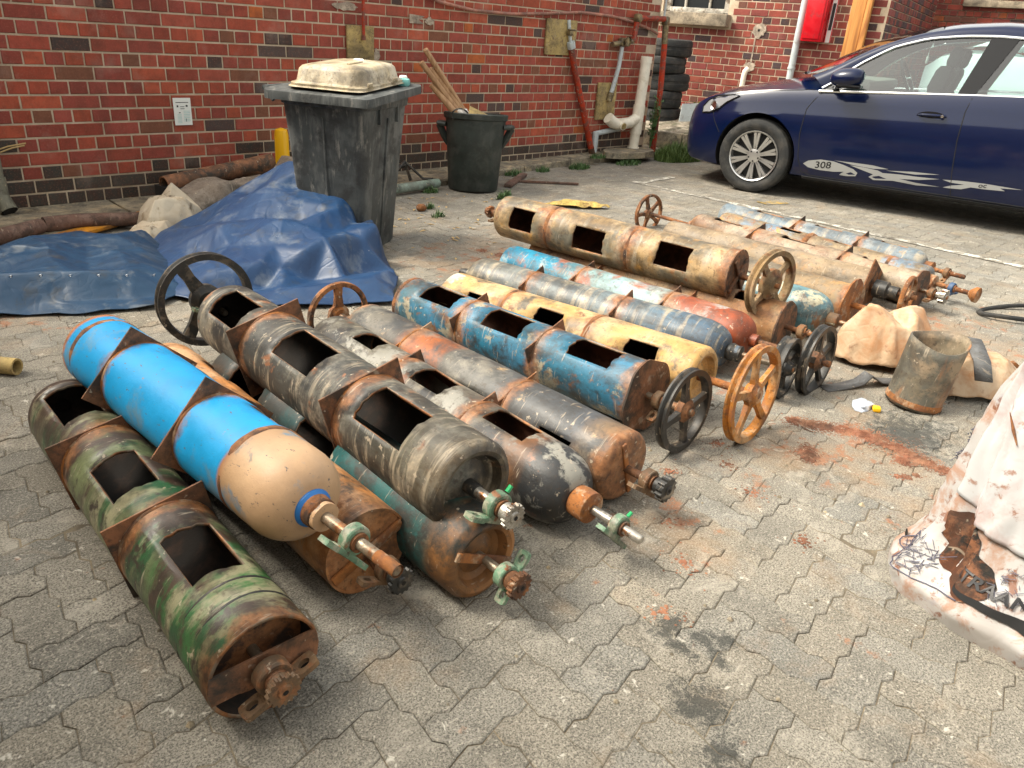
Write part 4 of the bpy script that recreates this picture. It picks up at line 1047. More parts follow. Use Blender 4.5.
def ring_plate(x, rin, half, th, rot, mi=0, n=48, cham=1e9):
    mb = MB(); vs = []
    for xx in (x-th/2, x+th/2):
        for which in (0, 1):
            for k in range(n):
                a = 2*math.pi*k/n; r = rin if which == 0 else min(half/max(abs(math.cos(a)), abs(math.sin(a))), cham)
                vs.append((xx, r*math.sin(a+rot), r*math.cos(a+rot)))
    fs = []
    for k in range(n):
        k2 = (k+1) % n; fs += [(k, k2, n+k2, n+k), (2*n+k, 3*n+k, 3*n+k2, 2*n+k2), (n+k, n+k2, 3*n+k2, 3*n+k), (k, 2*n+k, 2*n+k2, k2)]
    return mb.add(vs, fs, mi)
def weld(x, Rr, wd=.012, hgt=.005, n=48):
    mb = MB(); vs = []; fs = []; m = 6
    for k in range(n):
        a = 2*math.pi*k/n; w_ = wd*(1+.35*nz(k*.7, x*30)); h_ = hgt*(1+.5*nz(k*1.3, x*20, 4))
        for j in range(m):
            b = j/(m-1)*math.pi; vs.append((x-w_*math.cos(b), (Rr-.002+h_*math.sin(b))*math.sin(a), (Rr-.002+h_*math.sin(b))*math.cos(a)))
    for k in range(n):
        for j in range(m-1): fs.append((k*m+j, ((k+1) % n)*m+j, ((k+1) % n)*m+j+1, k*m+j+1))
    return mb.add(vs, fs)
def slot_plate(mb, c, ax, L, Wd, th, hole, M_):
    """foot lug with an oval bolt slot; local X long, Y across, Z thick"""
    n = 20; vs = []
    for z in (-th/2, th/2):
        for w_ in (0, 1):
            for k in range(n):
                a = 2*math.pi*k/n; ca, sa = math.cos(a), math.sin(a)
                if w_ == 0: p = (ca*hole*1.45, sa*hole, z)
                else:
                    r = 1/max(abs(ca)/(L/2), abs(sa)/(Wd/2)); r = min(r, math.hypot(L/2, Wd/2)*.88); p = (ca*r, sa*r, z)
                vs.append(M_ @ (Vector(p)+Vector(c)))
    fs = []
    for k in range(n):
        k2 = (k+1) % n; fs += [(k, k2, n+k2, n+k), (2*n+k, 3*n+k, 3*n+k2, 2*n+k2), (n+k, n+k2, 3*n+k2, 3*n+k), (k, 2*n+k, 2*n+k2, k2)]
    mb.add(vs, fs)
def pillow(root, x, roll, m, cap=False, sc=1.0, z0=0.0):
    """pillow-block bearing on the shaft; foot points to angle roll (0 = down)"""
    A = T(x, 0, z0) @ RX(roll) @ Matrix.Scale(sc, 4)
    mb = MB(); mb.lathe([(-.014, .022), (-.014, .030), (-.011, .033), (.011, .033), (.014, .030), (.014, .022)], 28, closed=True)
    mb.cbox((0, 0, -.033), (.028, .074, .014), .004)
    mb.v = [tuple(A @ Vector(v_)) for v_ in mb.v]
    b = obj('bearing', mb, m, root, smooth=40)
    for s_ in (-1, 1):
        f = MB(); slot_plate(f, (0, 0, 0), 0, .046, .034, .012, .0080, A @ T(0, s_*.052, -.034) @ RZ(R(90))); obj('bearing_foot', f, m, b, smooth=30)
    r_ = MB(); r_.lathe([(-.021, .014), (-.021, .0215), (.021, .0215), (.021, .014)], 20, closed=True); r_.v = [tuple(A @ Vector(v_)) for v_ in r_.v]; obj('bearing_race', r_, M['rust'], b, smooth=40)
    if cap:
        c = MB(); c.tube([A @ Vector((0, .012, .034)), A @ Vector((0, .017, .050))], .0055*sc, 8); obj('grease_cap', c, M['greenplastic'], b)
    return b
def sprocket(root, x, m, r=.040, teeth=15, th=.012, hub=.024):
    mb = MB(); P = []
    for k in range(teeth):
        a = 2*math.pi*k/teeth
        for da, rr in ((-.30, .86), (-.13, 1.0), (.13, 1.0), (.30, .86)):
            P.append((math.cos(a+da*2*math.pi/teeth*1.1)*r*rr, math.sin(a+da*2*math.pi/teeth*1.1)*r*rr))
    mb.prism(P, th, RY(R(90)), (x, 0, 0)); mb.lathe([(-.02, .0), (-.02, hub), (.0, hub), (th+.004, hub*.55), (th+.004, 0)], 18, (x, 0, 0))
    o_ = obj('sprocket', mb, m, root, smooth=30)
    h = MB(); h.lathe([(0, 0.0), (0, .006)], 12, (x+th+.0052, 0, 0)); obj('centre_hole', h, M['hole'], o_, smooth=0, fix=False)
    return o_
def shaft(root, x0, x1, r=.013, m=None):
    mb = MB(); mb.lathe([(x0, 0), (x0, r), (x1-.004, r), (x1, r-.003), (x1, 0)], 16); return obj('shaft', mb, m or M['shaft'], root, smooth=40)
def wheel(root, x, r, m, spokes=5, wd=.03, rimt=.022, hub=.04, rot=0.0, vgroove=True, spw=.02, mh=None, plate=False, tilt=None, nm='flywheel'):
    """spoked wheel on the shaft, axis = local X"""
    A = T(x, 0, 0)
    if tilt is not None: A = A @ tilt
    h = wd/2
    if vgroove: prof = [(-h, r-rimt), (-h, r), (-h*.55, r), (0, r-rimt*.45), (h*.55, r), (h, r), (h, r-rimt), (0, r-rimt*1.2)]
    else: prof = [(-h, r-rimt), (-h*.9, r-.003), (-h*.4, r), (h*.4, r), (h*.9, r-.003), (h, r-rimt), (h*.4, r-rimt*1.15), (-h*.4, r-rimt*1.15)]
    mb = MB(); mb.lathe(prof, 56, (0, 0, 0), None, 0, True); mb.v = [tuple(A @ Vector(v_)) for v_ in mb.v]
    rim = obj(nm, mb, m, root, smooth=35)
    for k in range(spokes):
        a = 2*math.pi*k/spokes+rot; s_ = MB(); B = A @ RX(a)
        r0, r1 = hub*.8, r-rimt*.9
        q = []
        for rr, w_, t_ in ((r0, spw*1.25, .011), ((r0+r1)/2, spw*.95, .008), (r1, spw*1.1, .009)):
            q += [(-t_, -w_/2, rr), (t_, -w_/2, rr), (t_, w_/2, rr), (-t_, w_/2, rr)]
        F = [(0, 3, 2, 1), (8, 9, 10, 11)]
        for i in (0, 4): F += [(i, i+1, i+5, i+4), (i+1, i+2, i+6, i+5), (i+2, i+3, i+7, i+6), (i+3, i, i+4, i+7)]
        s_.add([B @ Vector(v_) for v_ in q], F); obj('spoke', s_, m, rim, smooth=50)
    hb = MB(); hb.lathe([(-h*1.3, 0), (-h*1.3, hub*.75), (-h*.8, hub*.85), (-h*.6, hub), (h*.6, hub), (h*.8, hub*.8), (h*1.5, hub*.6), (h*1.5, .012), (h*1.3, .011), (h*1.3, 0)], 24); hb.v = [tuple(A @ Vector(v_)) for v_ in hb.v]
    obj('hub', hb, mh or m, rim, smooth=35)
    return rim
def bar(root, x, Rr, m, rot, w_=.022, th=.008, nm='cross_bar'):
    mb = MB(); mb.cbox((x, 0, 0), (th, w_, 2*Rr*.97), .002); mb.v = [tuple(RX(rot) @ Vector(v_)) for v_ in mb.v]; return obj(nm, mb, m, root)

PL = [.40, .92]
def cyl(A, B, Rr, paint, label, L=None, far='round', near='round', win=(), phi=0.0, half=29, plates=(), prot=(), welds=(), inside='inside', pm='plate', ph=.0, rollz=0.0, seed=0, phalf=None):
    A, B = Vector(A), Vector(B); d = (B-A); L = L or d.length
    root = empty('gas_cylinder_drum', M=frame(d, ZUP, A) @ RX(R(rollz))); tag(root, label, 'cylinder', 'gas cylinder drums laid out on the yard')
    ends = {'round': lambda: round_prof(L, Rr), 'dome': lambda: dome_prof(L, Rr), 'dome_blunt': lambda: dome_prof(L, Rr, .034, .100), 'dome2': lambda: dome_prof(L, Rr, .03, .10, .035), 'concave': lambda: concave_prof(L, Rr), 'open': lambda: open_prof(L, Rr), 'flat': lambda: [(L, Rr), (L, Rr-.006), (L-.004, Rr-.008), (L-.004, 0)]}
    step = 360/SEG; hf = R(round(half/step)*step+.01); p0 = R(round(phi/step)*step)
    W_ = [(a+random.uniform(-.012, .012), b+random.uniform(-.012, .012), p0+R(step)*random.choice((0, 0, 0, 1, -1)), hf) for a, b in win]
    mb = body_mesh(L, Rr, ends[far](), ends[near](), W_, seed=seed)
    o_ = obj('body', mb, [paint, M[inside], M['cutedge']], root, smooth=38)
    md = o_.modifiers.new('wall', 'SOLIDIFY'); md.thickness = .0085; md.offset = -1; md.material_offset = 1; md.material_offset_rim = 2; md.use_even_offset = False
    for i, x in enumerate(plates):
        rot = R(prot[i] if i < len(prot) else 45); hh = phalf or Rr*1.03
        p = obj('collar_plate', ring_plate(x, Rr-.001, hh, .005, rot), M[pm], root, smooth=30)
        obj('weld_bead', weld(x+.005, Rr+.0005, .007, .0035), M['rust_orange'], p, smooth=60)
    for x in welds: obj('weld_bead', weld(x, Rr+.0005, .012, .0030), M['rust'], root, smooth=60)
    return root, L
W3 = [(.13, .33), (.60, .80), (1.06, 1.25)]
CY = {}
def cp(name, base, layers, **k): return weathered(name, base, layers, **k)

# 1 camouflage green, front left
pm1 = cp('camouflage_paint', (.115, .15, .075), [((.020, .085, .030), 3.6, .53, .04, (1.9, .8, .8)), ((.26, .25, .15), 4.2, .575, .05, (1.8, .7, .7)), ((.060, .036, .024), 3.8, .565, .04, (1.7, .8, .8)), ((.035, .024, .016), 14, .61, .05)], zones=[(.0, (.10, .07, .045)), (.25, (.12, .105, .065)), (.36, (.15, .175, .09)), (.72, (.145, .17, .09)), (.80, (.03, .12, .04)), (.92, (.045, .13, .045)), (.95, (.17, .155, .09)), (1, (.24, .135, .07))], zl=1.42, rough=.42, zn=.05, rings=[.45, .91, 1.41])
c, L = cyl((.613, 2.50, .117), (.532, 1.10, .117), .117, pm1, 'camouflage green drum with three square holes, front left of the row', far='dome2', near='open', win=[(.12, .33), (.60, .79), (1.01, 1.20)], phi=-4, half=30, plates=[.44, .90], prot=[-12, -12], welds=[], seed=1)
mb = MB(); mb.lathe([(0, 0), (0, .112)], 40, (L-.06, 0, 0)); obj('inner_end', mb, M['rust'], c, smooth=0)
mb = MB(); hh = .034; e = math.sqrt(.117**2-hh**2); mb.prism([(-e, -hh), (e, -hh), (math.sqrt(.117**2-.0), 0), (e, hh), (-e, hh), (-.117, 0)], .007, RX(R(0)) @ RY(R(90)) @ RZ(R(90)), (L-.004, 0, 0)); obj('end_strap', mb, M['plate'], c, smooth=0)
for x in (1.255, 1.315): obj('groove_band', weld(x, .117, .004, .003), M['blackiron'], c)
shaft(c, L-.06, L+.080, .012); pillow(c, L+.03, R(20), M['rustblock'], sc=1.15); sprocket(c, L+.070, M['rustblock'], .036, 16)

# 3 peach below the blue one
pm3 = cp('peach_paint', (.56, .27, .12), [((.10, .06, .035), 8, .62, .05), ((.62, .36, .19), 5, .55, .1), ('rust', 7, .66, .05)], rough=.5, rings=[1.28])
c, L = cyl((.965, 2.56, .117), (.902, 1.27, .117), .117, pm3, 'peach drum lying on the ground beneath the bright blue drum', far='round', near='flat', win=[(.2, .4), (.6, .8)], phi=60, seed=3)
for rt_ in (25, 115): bar(c, L+.002, .112, M['rust_orange'], R(rt_), .026, .010)
shaft(c, L-.01, L+.142, .013, M['shaft']); pillow(c, L+.085, R(-25), M['rustblock'], sc=.95); sprocket(c, L+.135, M['blackiron'], .034, 15, .012)
# 4 teal below the dark one
pm4 = cp('dark_teal_paint', (.012, .085, .085), [((.02, .025, .022), 6, .56, .06), ((.10, .06, .035), 9, .62, .05)], zones=[(0, (.02, .03, .03)), (.4, (.015, .05, .05)), (.7, (.012, .09, .09)), (.90, (.015, .085, .08)), (.93, (.20, .10, .045)), (1, (.24, .12, .055))], zl=1.36, rough=.5, zn=.03)
c, L = cyl((1.155, 2.40, .117), (1.098, 1.06, .117), .117, pm4, 'dark teal drum on the ground beneath the dark grey drum', far='round', near='concave', win=[(.15, .35), (.6, .8)], phi=-50, seed=4)
bar(c, L-.002, .105, M['rust_orange'], R(62), .024, .010)
shaft(c, L-.03, L+.125, .012); pillow(c, L+.075, R(55), M['greenblock'], sc=.95); sprocket(c, L+.115, M['rust'], .035, 15, .016)
# 2 bright blue on top
pm2 = cp('bright_blue_paint', (.001, .265, .57), [((.25, .15, .09), 22, .715, .02), ((.24, .18, .13), 9, .69, .02), ((.10, .09, .085), 34, .675, .02, (1, 2.5, 2.5)), ((.10, .24, .36), 5, .64, .06)], zones=[(0, (.38, .16, .07)), (.025, (.40, .17, .08)), (.035, (.001, .265, .57)), (.775, (.001, .28, .59)), (.785, (.36, .17, .09)), (.80, (.42, .27, .155)), (.86, (.52, .35, .215)), (1, (.50, .32, .19))], zl=1.25, zn=.006, rough=.46, var=.14, bump=.3, speck=False, sat=1.05, rings=[.0, .31, .75], ringw=.012)
c, L = cyl((.745, 2.49, .285), (.775, 1.30, .283), .117, pm2, 'bright blue drum with peach shoulder stacked on two others', far='round', near='dome_blunt', win=[(.25, .40), (.54, .68), (.82, .96)], phi=62, half=22, plates=[.31, .745], prot=[42, 42], welds=[.085, .985], seed=2)
mb = MB(); mb.lathe([(L-.012, .050), (L+.004, .046), (L+.012, .036)], 28); obj('blue_collar', mb, plain('blue_ring_paint', (.02, .16, .48), .5), c)
mb = MB(); mb.lathe([(L+.0, .040), (L+.035, .038), (L+.045, .028), (L+.045, 0)], 24); obj('neck', mb, M['rust'], c)
shaft(c, L+.03, L+.30, .014, M['shaft']); pillow(c, L+.155, R(-50), M['greenblock'], sc=1.05)
mb = MB(); mb.lathe([(L+.235, .0152), (L+.302, .0152)], 14); obj('rusted_tip', mb, M['rust_orange'], c)

# 5 dark grey with concave end, on top
pm5 = cp('dark_grey_scuffed_paint', (.055, .055, .047), [((.17, .16, .13), 5, .60, .1, (1, 1.6, 1.6)), ((.020, .02, .019), 6, .56, .07), ((.24, .10, .045), 9, .67, .04), ((.33, .27, .19), 18, .68, .04)], zones=[(0, (.07, .066, .055)), (.3, (.045, .045, .04)), (.8, (.06, .06, .05)), (.93, (.085, .078, .056)), (1, (.11, .08, .05))], zl=1.5, rough=.5, bands=26, rings=[.43, 1.03])
c, L = cyl((1.235, 2.64, .262), (1.135, 1.145, .262), .128, pm5, 'dark grey drum with dished end and three square holes, on top', far='dome2', near='concave', win=[(.14, .35), (.62, .83), (1.10, 1.32)], phi=-20, half=30, plates=[.42, 1.02], prot=[-15, -15], seed=5)
shaft(c, L-.04, L+.142, .014, M['steel']); mb = MB(); mb.lathe([(L-.03, .02), (L+.012, .019), (L+.012, 0)], 16); obj('shaft_collar', mb, M['blackiron'], c)
pillow(c, L+.085, R(-28), M['greenblock'], True, 1.1); sprocket(c, L+.135, M['steel'], .034, 16, .013, .024)
shaft(c, -.22, .02, .013); b_ = pillow(c, -.10, R(-20), M['greenblock'], sc=.95)
wheel(c, -.165, .185, M['blackiron'], 3, .04, .024, .062, R(150), True, .045)

# 6 black dome
pm6 = cp('blackened_grey_paint', (.07, .068, .06), [((.018, .018, .018), 5, .56, .06), ((.25, .10, .045), 9, .66, .05), ((.26, .25, .215), 6, .57, .03)], zones=[(0, (.16, .15, .12)), (.5, (.18, .16, .125)), (.74, (.15, .13, .10)), (.82, (.20, .10, .05)), (.86, (.03, .032, .034)), (1, (.025, .026, .028))], zl=1.45, rough=.45, rings=[.53, .94])
c, L = cyl((1.585, 2.46, .117), (1.482, 1.085, .117), .117, pm6, 'grey drum with black scuffed dome and orange dot', far='round', near='dome', win=[(.24, .38), (.62, .80), (1.00, 1.19)], phi=8, half=28, inside='inside_red', plates=[.52, .93], prot=[-20, -20], phalf=.108, seed=6)
mb = MB(); a0 = R(-52); mb.lathe([(0, .0), (0, .017)], 18, (0, 0, 0)); 
dd = Vector((.62, math.sin(a0)*.80, math.cos(a0)*.80)).normalized(); mb.v = [tuple(frame(dd, ZUP, Vector((L-.048, math.sin(a0)*.0935, math.cos(a0)*.0935))) @ Vector(v_)) for v_ in mb.v]
obj('orange_dot', mb, plain('orange_spray', (.75, .17, .04), .6), c, smooth=0)
mb = MB(); mb.lathe([(L+.0, .045), (L+.02, .047), (L+.055, .046), (L+.06, .035), (L+.06, 0)], 28); obj('neck', mb, M['rust_orange'], c)
shaft(c, L+.05, L+.235, .013, M['steel']); pillow(c, L+.155, R(-45), M['greenblock'], True, 1.0)

# 7 grey with red patch
pm7 = cp('blue_grey_and_red_paint', (.09, .09, .085), [((.24, .22, .18), 4, .60, .08), ((.045, .046, .046), 6, .57, .08), ((.38, .26, .14), 14, .67, .04)], zones=[(0, (.15, .14, .115)), (.22, (.115, .105, .09)), (.255, (.34, .115, .05)), (.40, (.33, .12, .055)), (.43, (.15, .14, .115)), (.65, (.085, .088, .088)), (.90, (.065, .07, .078)), (.955, (.20, .14, .09)), (1, (.27, .15, .08))], zl=1.4, zn=.05, rough=.45, rings=[.0, .38, .95, 1.40])
c, L = cyl((1.775, 2.50, .117), (1.73, 1.10, .117), .117, pm7, 'grey drum with a red-brown painted patch near its far end', far='round', near='round', win=[(.22, .34), (.70, .87), (1.12, 1.25)], phi=-82, half=22, plates=[.365, .94], prot=[-20, -20], phalf=.105, pm='rust_orange', seed=7)
bar(c, L+.002, .10, M['rust_orange'], R(18), .018, .008)
shaft(c, L-.02, L+.15, .013, M['rust']); pillow(c, L+.085, R(-35), M['rustblock'], sc=1.05); sprocket(c, L+.135, M['blackiron'], .040, 13, .022)
shaft(c, -.26, .02, .015); pillow(c, -.09, R(-10), M['rustblock'], sc=1.0); wheel(c, -.20, .150, M['rust'], 3, .026, .020, .050, R(0), False, .034, M['rust_orange'])

# 8 blue with square end plate and black wheel
pm8 = cp('worn_mid_blue_paint', (.035, .125, .20), [((.04, .17, .28), 5, .55, .1), ((.33, .30, .22), 4.5, .60, .02), ((.20, .09, .04), 9, .63, .05), ((.025, .045, .06), 6, .6, .06)], zones=[(0, (.26, .15, .08)), (.03, (.06, .14, .17)), (.3, (.03, .13, .20)), (1, (.05, .15, .22))], zl=1.3, rough=.45, rings=[.0, .44, .87, 1.32])
c, L = cyl((2.146, 2.655, .117), (2.150, 1.335, .150), .119, pm8, 'mid blue drum with rusty octagonal end plate and black spoked wheel', far='round', near='flat', win=[(.16, .36), (.55, .77), (1.0, 1.20)], phi=-12, half=30, inside='inside_red', plates=[.43, .86], prot=[-20, -20], phalf=.112, welds=[.02], seed=8)
obj('end_plate', ring_plate(L+.006, .014, .128, .007, R(20), cham=.142), M['plate'], c)
shaft(c, L, L+.20, .014, M['shaft']); pillow(c, L+.06, R(30), M['rustblock']); wheel(c, L+.165, .150, M['blackiron'], 4, .032, .020, .042, R(10), True, .024, M['rust'])

# 9 cream yellow with orange wheel
pm9 = cp('cream_yellow_paint', (.50, .32, .145), [((.55, .39, .21), 5, .55, .1), ((.13, .11, .075), 6, .63, .05), ('rust', 8, .66, .04), ((.66, .60, .50), 4, .68, .03)], rough=.5, rings=[.40, .86])
c, L = cyl((2.372, 2.61, .117), (2.410, 1.255, .172), .119, pm9, 'cream yellow drum with three small dark holes and orange wheel', far='round', near='concave', win=[(.20, .32), (.60, .73), (1.05, 1.19)], phi=-58, half=22, welds=[.40, .86], seed=9)
shaft(c, L-.04, L+.22, .015, M['rust_orange']); wheel(c, L+.195, .182, cp('orange_wheel_paint', (.42, .18, .055), [((.30, .11, .035), 10, .58, .06), ((.48, .28, .13), 8, .6, .06)], rough=.6), 5, .034, .022, .048, R(6), True, .026)

# 10 striped grey-blue with dome
pm10 = cp('striped_grey_blue_paint', (.10, .14, .165), [((.30, .26, .18), 5, .62, .06, (.6, 1.6, 1.6)), ((.06, .075, .085), 6, .58, .08)], zones=[(0, (.20, .17, .11)), (.15, (.15, .16, .15)), (.6, (.13, .165, .18)), (.85, (.09, .14, .19)), (1, (.07, .11, .16))], zl=1.4, bands=30, rough=.45, rings=[.40, .91])
c, L = cyl((2.700, 2.82, .11), (2.868, 1.41, .118), .11, pm10, 'grey-blue drum with pale scratched bands and a domed end', far='dome2', near='dome', plates=[.39, .90], prot=[-20, -20], phalf=.103, seed=10)
mb = MB(); mb.lathe([(-.09, 0), (-.09, .02), (-.06, .026), (-.03, .02)], 18); obj('end_knob', mb, M['blackiron'], c)
mb = MB(); mb.lathe([(L, .035), (L+.02, .040), (L+.04, .034), (L+.06, .036), (L+.07, 0)], 20); obj('neck', mb, M['blackiron'], c)
shaft(c, L+.04, L+.29, .013); wheel(c, L+.245, .128, M['blackiron'], 4, .05, .018, .04, R(20), True, .02)

# 11 light blue to red
pm11 = cp('light_blue_and_red_paint', (.20, .30, .33), [((.38, .42, .40), 5, .60, .06), ((.30, .10, .055), 5, .62, .06), ((.13, .10, .07), 8, .65, .05)], zones=[(0, (.02, .17, .28)), (.28, (.03, .20, .30)), (.38, (.20, .30, .30)), (.66, (.25, .34, .35)), (.74, (.42, .38, .30)), (.78, (.30, .085, .045)), (1, (.27, .075, .04))], zl=1.45, zn=.05, rough=.5, rings=[.54, 1.06])
c, L = cyl((3.020, 2.87, .11), (3.045, 1.40, .13), .11, pm11, 'drum painted light blue at one end and rust red at the domed end', far='round', near='dome2', win=[(1.05, 1.22)], phi=-95, half=20, plates=[.53, 1.05], prot=[-20, -20], phalf=.103, seed=11)
shaft(c, L+.02, L+.36, .014, M['rust']); pillow(c, L+.20, R(10), M['greenblock'], sc=1.1); wheel(c, L+.30, .152, M['blackiron'], 5, .036, .020, .045, R(0), True, .022, M['plate'])

# 12 orange brown under the tan one
pm12 = cp('orange_brown_rusted_paint', (.30, .165, .085), [('rust', 5, .56, .08), ((.36, .24, .13), 6, .58, .08)], rough=.65)
c, L = cyl((3.335, 2.95, .11), (3.405, 1.42, .11), .11, pm12, 'orange-brown rusted drum lying under the tan drum', far='round', near='flat', win=[(.28, .50), (.82, 1.02), (1.28, 1.42)], phi=-14, half=26, inside='inside_red', plates=[.53, 1.10], prot=[-20, -20], phalf=.103, seed=12)
obj('end_plate', ring_plate(L+.006, .012, .118, .007, R(30), cham=.125), M['plate'], c)
shaft(c, L, L+.2, .012, M['rust']); pillow(c, L+.09, R(15), M['rustblock'])
# 13 tan across the top
pm13 = cp('tan_and_grey_rusted_paint', (.27, .18, .09), [((.16, .145, .105), 4.5, .53, .10, (1, 1.5, 1.5)), ((.44, .30, .15), 5, .57, .08), ('rust', 7, .65, .05), ((.52, .28, .08), 6, .66, .05)], bands=16, rough=.55, rings=[.38, .90, 1.45])
c, L = cyl((3.245, 3.15, .300), (3.385, 1.70, .290), .122, pm13, 'tan drum with three square holes lying across the top of the pile', far='round', near='flat', inside='inside_red', win=[(.12, .29), (.56, .75), (1.06, 1.26)], phi=-78, half=30, welds=[.38, .90], seed=13)
obj('end_plate', ring_plate(L+.004, .012, .128, .006, R(0), cham=.128), M['plate'], c)
for rt_ in (40, 130): bar(c, L+.014, .11, M['plate'], R(rt_), .020, .012)
shaft(c, L, L+.22, .014, M['rust']); wheel(c, L+.175, .165, cp('muddy_wheel', (.22, .15, .08), [((.33, .23, .13), 8, .55, .08), ('rust', 9, .6, .06)], rough=.8), 4, .040, .024, .075, R(40), True, .03, tilt=RZ(R(-14)))
shaft(c, -.13, .02, .015, M['rust']); pillow(c, -.055, R(0), M['rustblock']); sprocket(c, -.12, M['rust'], .036, 13, .016)

# 14 teal with flaking dome
pm14 = cp('flaking_teal_paint', (.13, .24, .27), [((.45, .42, .30), 12, .58, .03), ((.07, .12, .14), 6, .58, .08), ((.18, .09, .045), 9, .64, .05)], rough=.5)
c, L = cyl((3.76, 2.72, .11), (3.705, 1.33, .11), .115, pm14, 'flaking pale teal drum with domed end beside the tan pile', far='round', near='dome', win=[(.3, .5), (.92, 1.12)], phi=15, half=24, seed=14)
shaft(c, L+.02, L+.30, .012, M['shaft'])
mb = MB(); mb.lathe([(L+.0, .036), (L+.05, .036), (L+.06, 0)], 20); obj('neck', mb, M['rustblock'], c)
# 15 tan-grey with rusty square plate
pm15 = cp('tan_rusted_paint', (.24, .17, .10), [((.38, .21, .07), 6, .60, .06), ((.20, .165, .115), 6, .57, .08), ('rust', 7, .66, .05)], rough=.6, rings=[1.37])
c, L = cyl((4.14, 2.74, .102), (4.072, 1.37, .102), .102, pm15, 'tan drum with a round orange-rust end plate and short shaft', far='round', near='flat', welds=[.4], seed=15)
obj('end_plate', ring_plate(L+.006, .012, .130, .008, R(38), cham=.140), M['rust_orange'], c)
shaft(c, L, L+.24, .016, M['rust_orange']); pillow(c, L+.16, R(0), M['rustblock'])
# 16 beige with square plate and orange hand wheel
pm16 = cp('beige_dusty_paint', (.27, .205, .135), [((.40, .22, .09), 5, .62, .06), ((.26, .21, .15), 6, .57, .08)], rough=.6)
c, L = cyl((4.48, 2.80, .102), (4.515, 1.44, .102), .102, pm16, 'beige drum with a square upright end plate and rusty hand wheel', far='round', near='flat', seed=16)
obj('end_plate', ring_plate(L+.006, .012, .125, .007, R(30)), M['rust'], c)
shaft(c, L, L+.26, .014, M['rust']); mb = MB(); mb.lathe([(L+.03, 0), (L+.03, .05), (L+.10, .05), (L+.11, .035), (L+.16, .034), (L+.16, 0)], 20); obj('coupling', mb, M['blackiron'], c); wheel(c, L+.21, .115, M['rust_orange'], 4, .026, .018, .034, R(0), False, .024)
# 17 beige brown with holes
pm17 = cp('beige_brown_paint', (.27, .20, .135), [((.22, .13, .08), 5, .58, .08), ((.33, .26, .185), 6, .58, .08), ('rust', 8, .68, .04)], zones=[(0, (.22, .11, .06)), (.1, (.23, .145, .09)), (.3, (.27, .205, .14)), (1, (.27, .21, .145))], zl=1.6, rough=.55, rings=[.0, .54, 1.17])
c, L = cyl((4.900, 2.86, .102), (4.72, 1.24, .102), .102, pm17, 'beige-brown drum with three holes in the back row', far='dome2', near='flat', win=[(.18, .42), (.72, .98), (1.28, 1.52)], phi=4, half=28, plates=[.53, 1.16], prot=[-20, -20], phalf=.105, seed=17)
obj('end_plate', ring_plate(L+.006, .012, .112, .007, R(10), cham=.118), M['plate'], c)
shaft(c, L, L+.17, .013); pillow(c, L+.08, R(0), M['rustblock']); sprocket(c, L+.13, M['steel'], .042, 12, .03)
shaft(c, -.47, .02, .013, M['rust']); wheel(c, -.43, .145, M['rust'], 5, .028, .018, .04, R(20), False, .024, M['rust_orange'])
# 18 thin tan and blue
pm18 = cp('tan_and_blue_rusted_paint', (.25, .19, .12), [((.15, .21, .27), 4, .55, .05), ((.50, .25, .07), 6, .63, .05), ((.25, .10, .04), 8, .65, .05)], rough=.55, rings=[.72, 1.3])
c, L = cyl((5.21, 2.80, .092), (5.00, 1.27, .092), .092, pm18, 'slim tan and blue drum with rusty bands, second from the white line', far='round', near='round', win=[(.5, .66), (.9, 1.06)], phi=10, half=20, welds=[.72, 1.30], seed=18)
for q in range(1): obj('collar_band', weld(.725, .093, .02, .012), M['rust_orange'], c, smooth=60)
shaft(c, L-.01, L+.28, .014, M['rust']); pillow(c, L+.14, R(0), plain('blue_block', (.04, .08, .16), .6)); mb = MB(); mb.lathe([(L+.24, 0), (L+.24, .02), (L+.27, .045), (L+.29, .045), (L+.29, 0)], 18); obj('end_cap', mb, M['rust_orange'], c)
mb = MB(); mb.lathe([(L-.005, .05), (L+.04, .045), (L+.05, 0)], 20); obj('neck', mb, M['rust_orange'], c)
# 19 grey blue, nearest the white line
pm19 = cp('dusty_grey_blue_paint', (.13, .17, .20), [((.24, .255, .255), 5, .56, .08), ((.12, .165, .20), 6, .58, .08), ((.30, .22, .14), 9, .66, .05)], rough=.5, bands=18, rings=[.65, 1.13])
c, L = cyl((5.475, 2.95, .098), (5.325, 1.40, .098), .098, pm19, 'dusty grey-blue drum with three holes, nearest the white painted line', far='round', near='dome2', win=[(.30, .52), (.77, .98), (1.24, 1.44)], phi=8, half=26, plates=[.64, 1.12], prot=[-20, -20], phalf=.10, seed=19)
mb = MB(); mb.lathe([(L, .04), (L+.05, .045), (L+.06, 0)], 18); obj('neck', mb, M['rust'], c)
shaft(c, L+.03, L+.25, .014, M['rust']); pillow(c, L+.14, R(20), M['rustblock'])
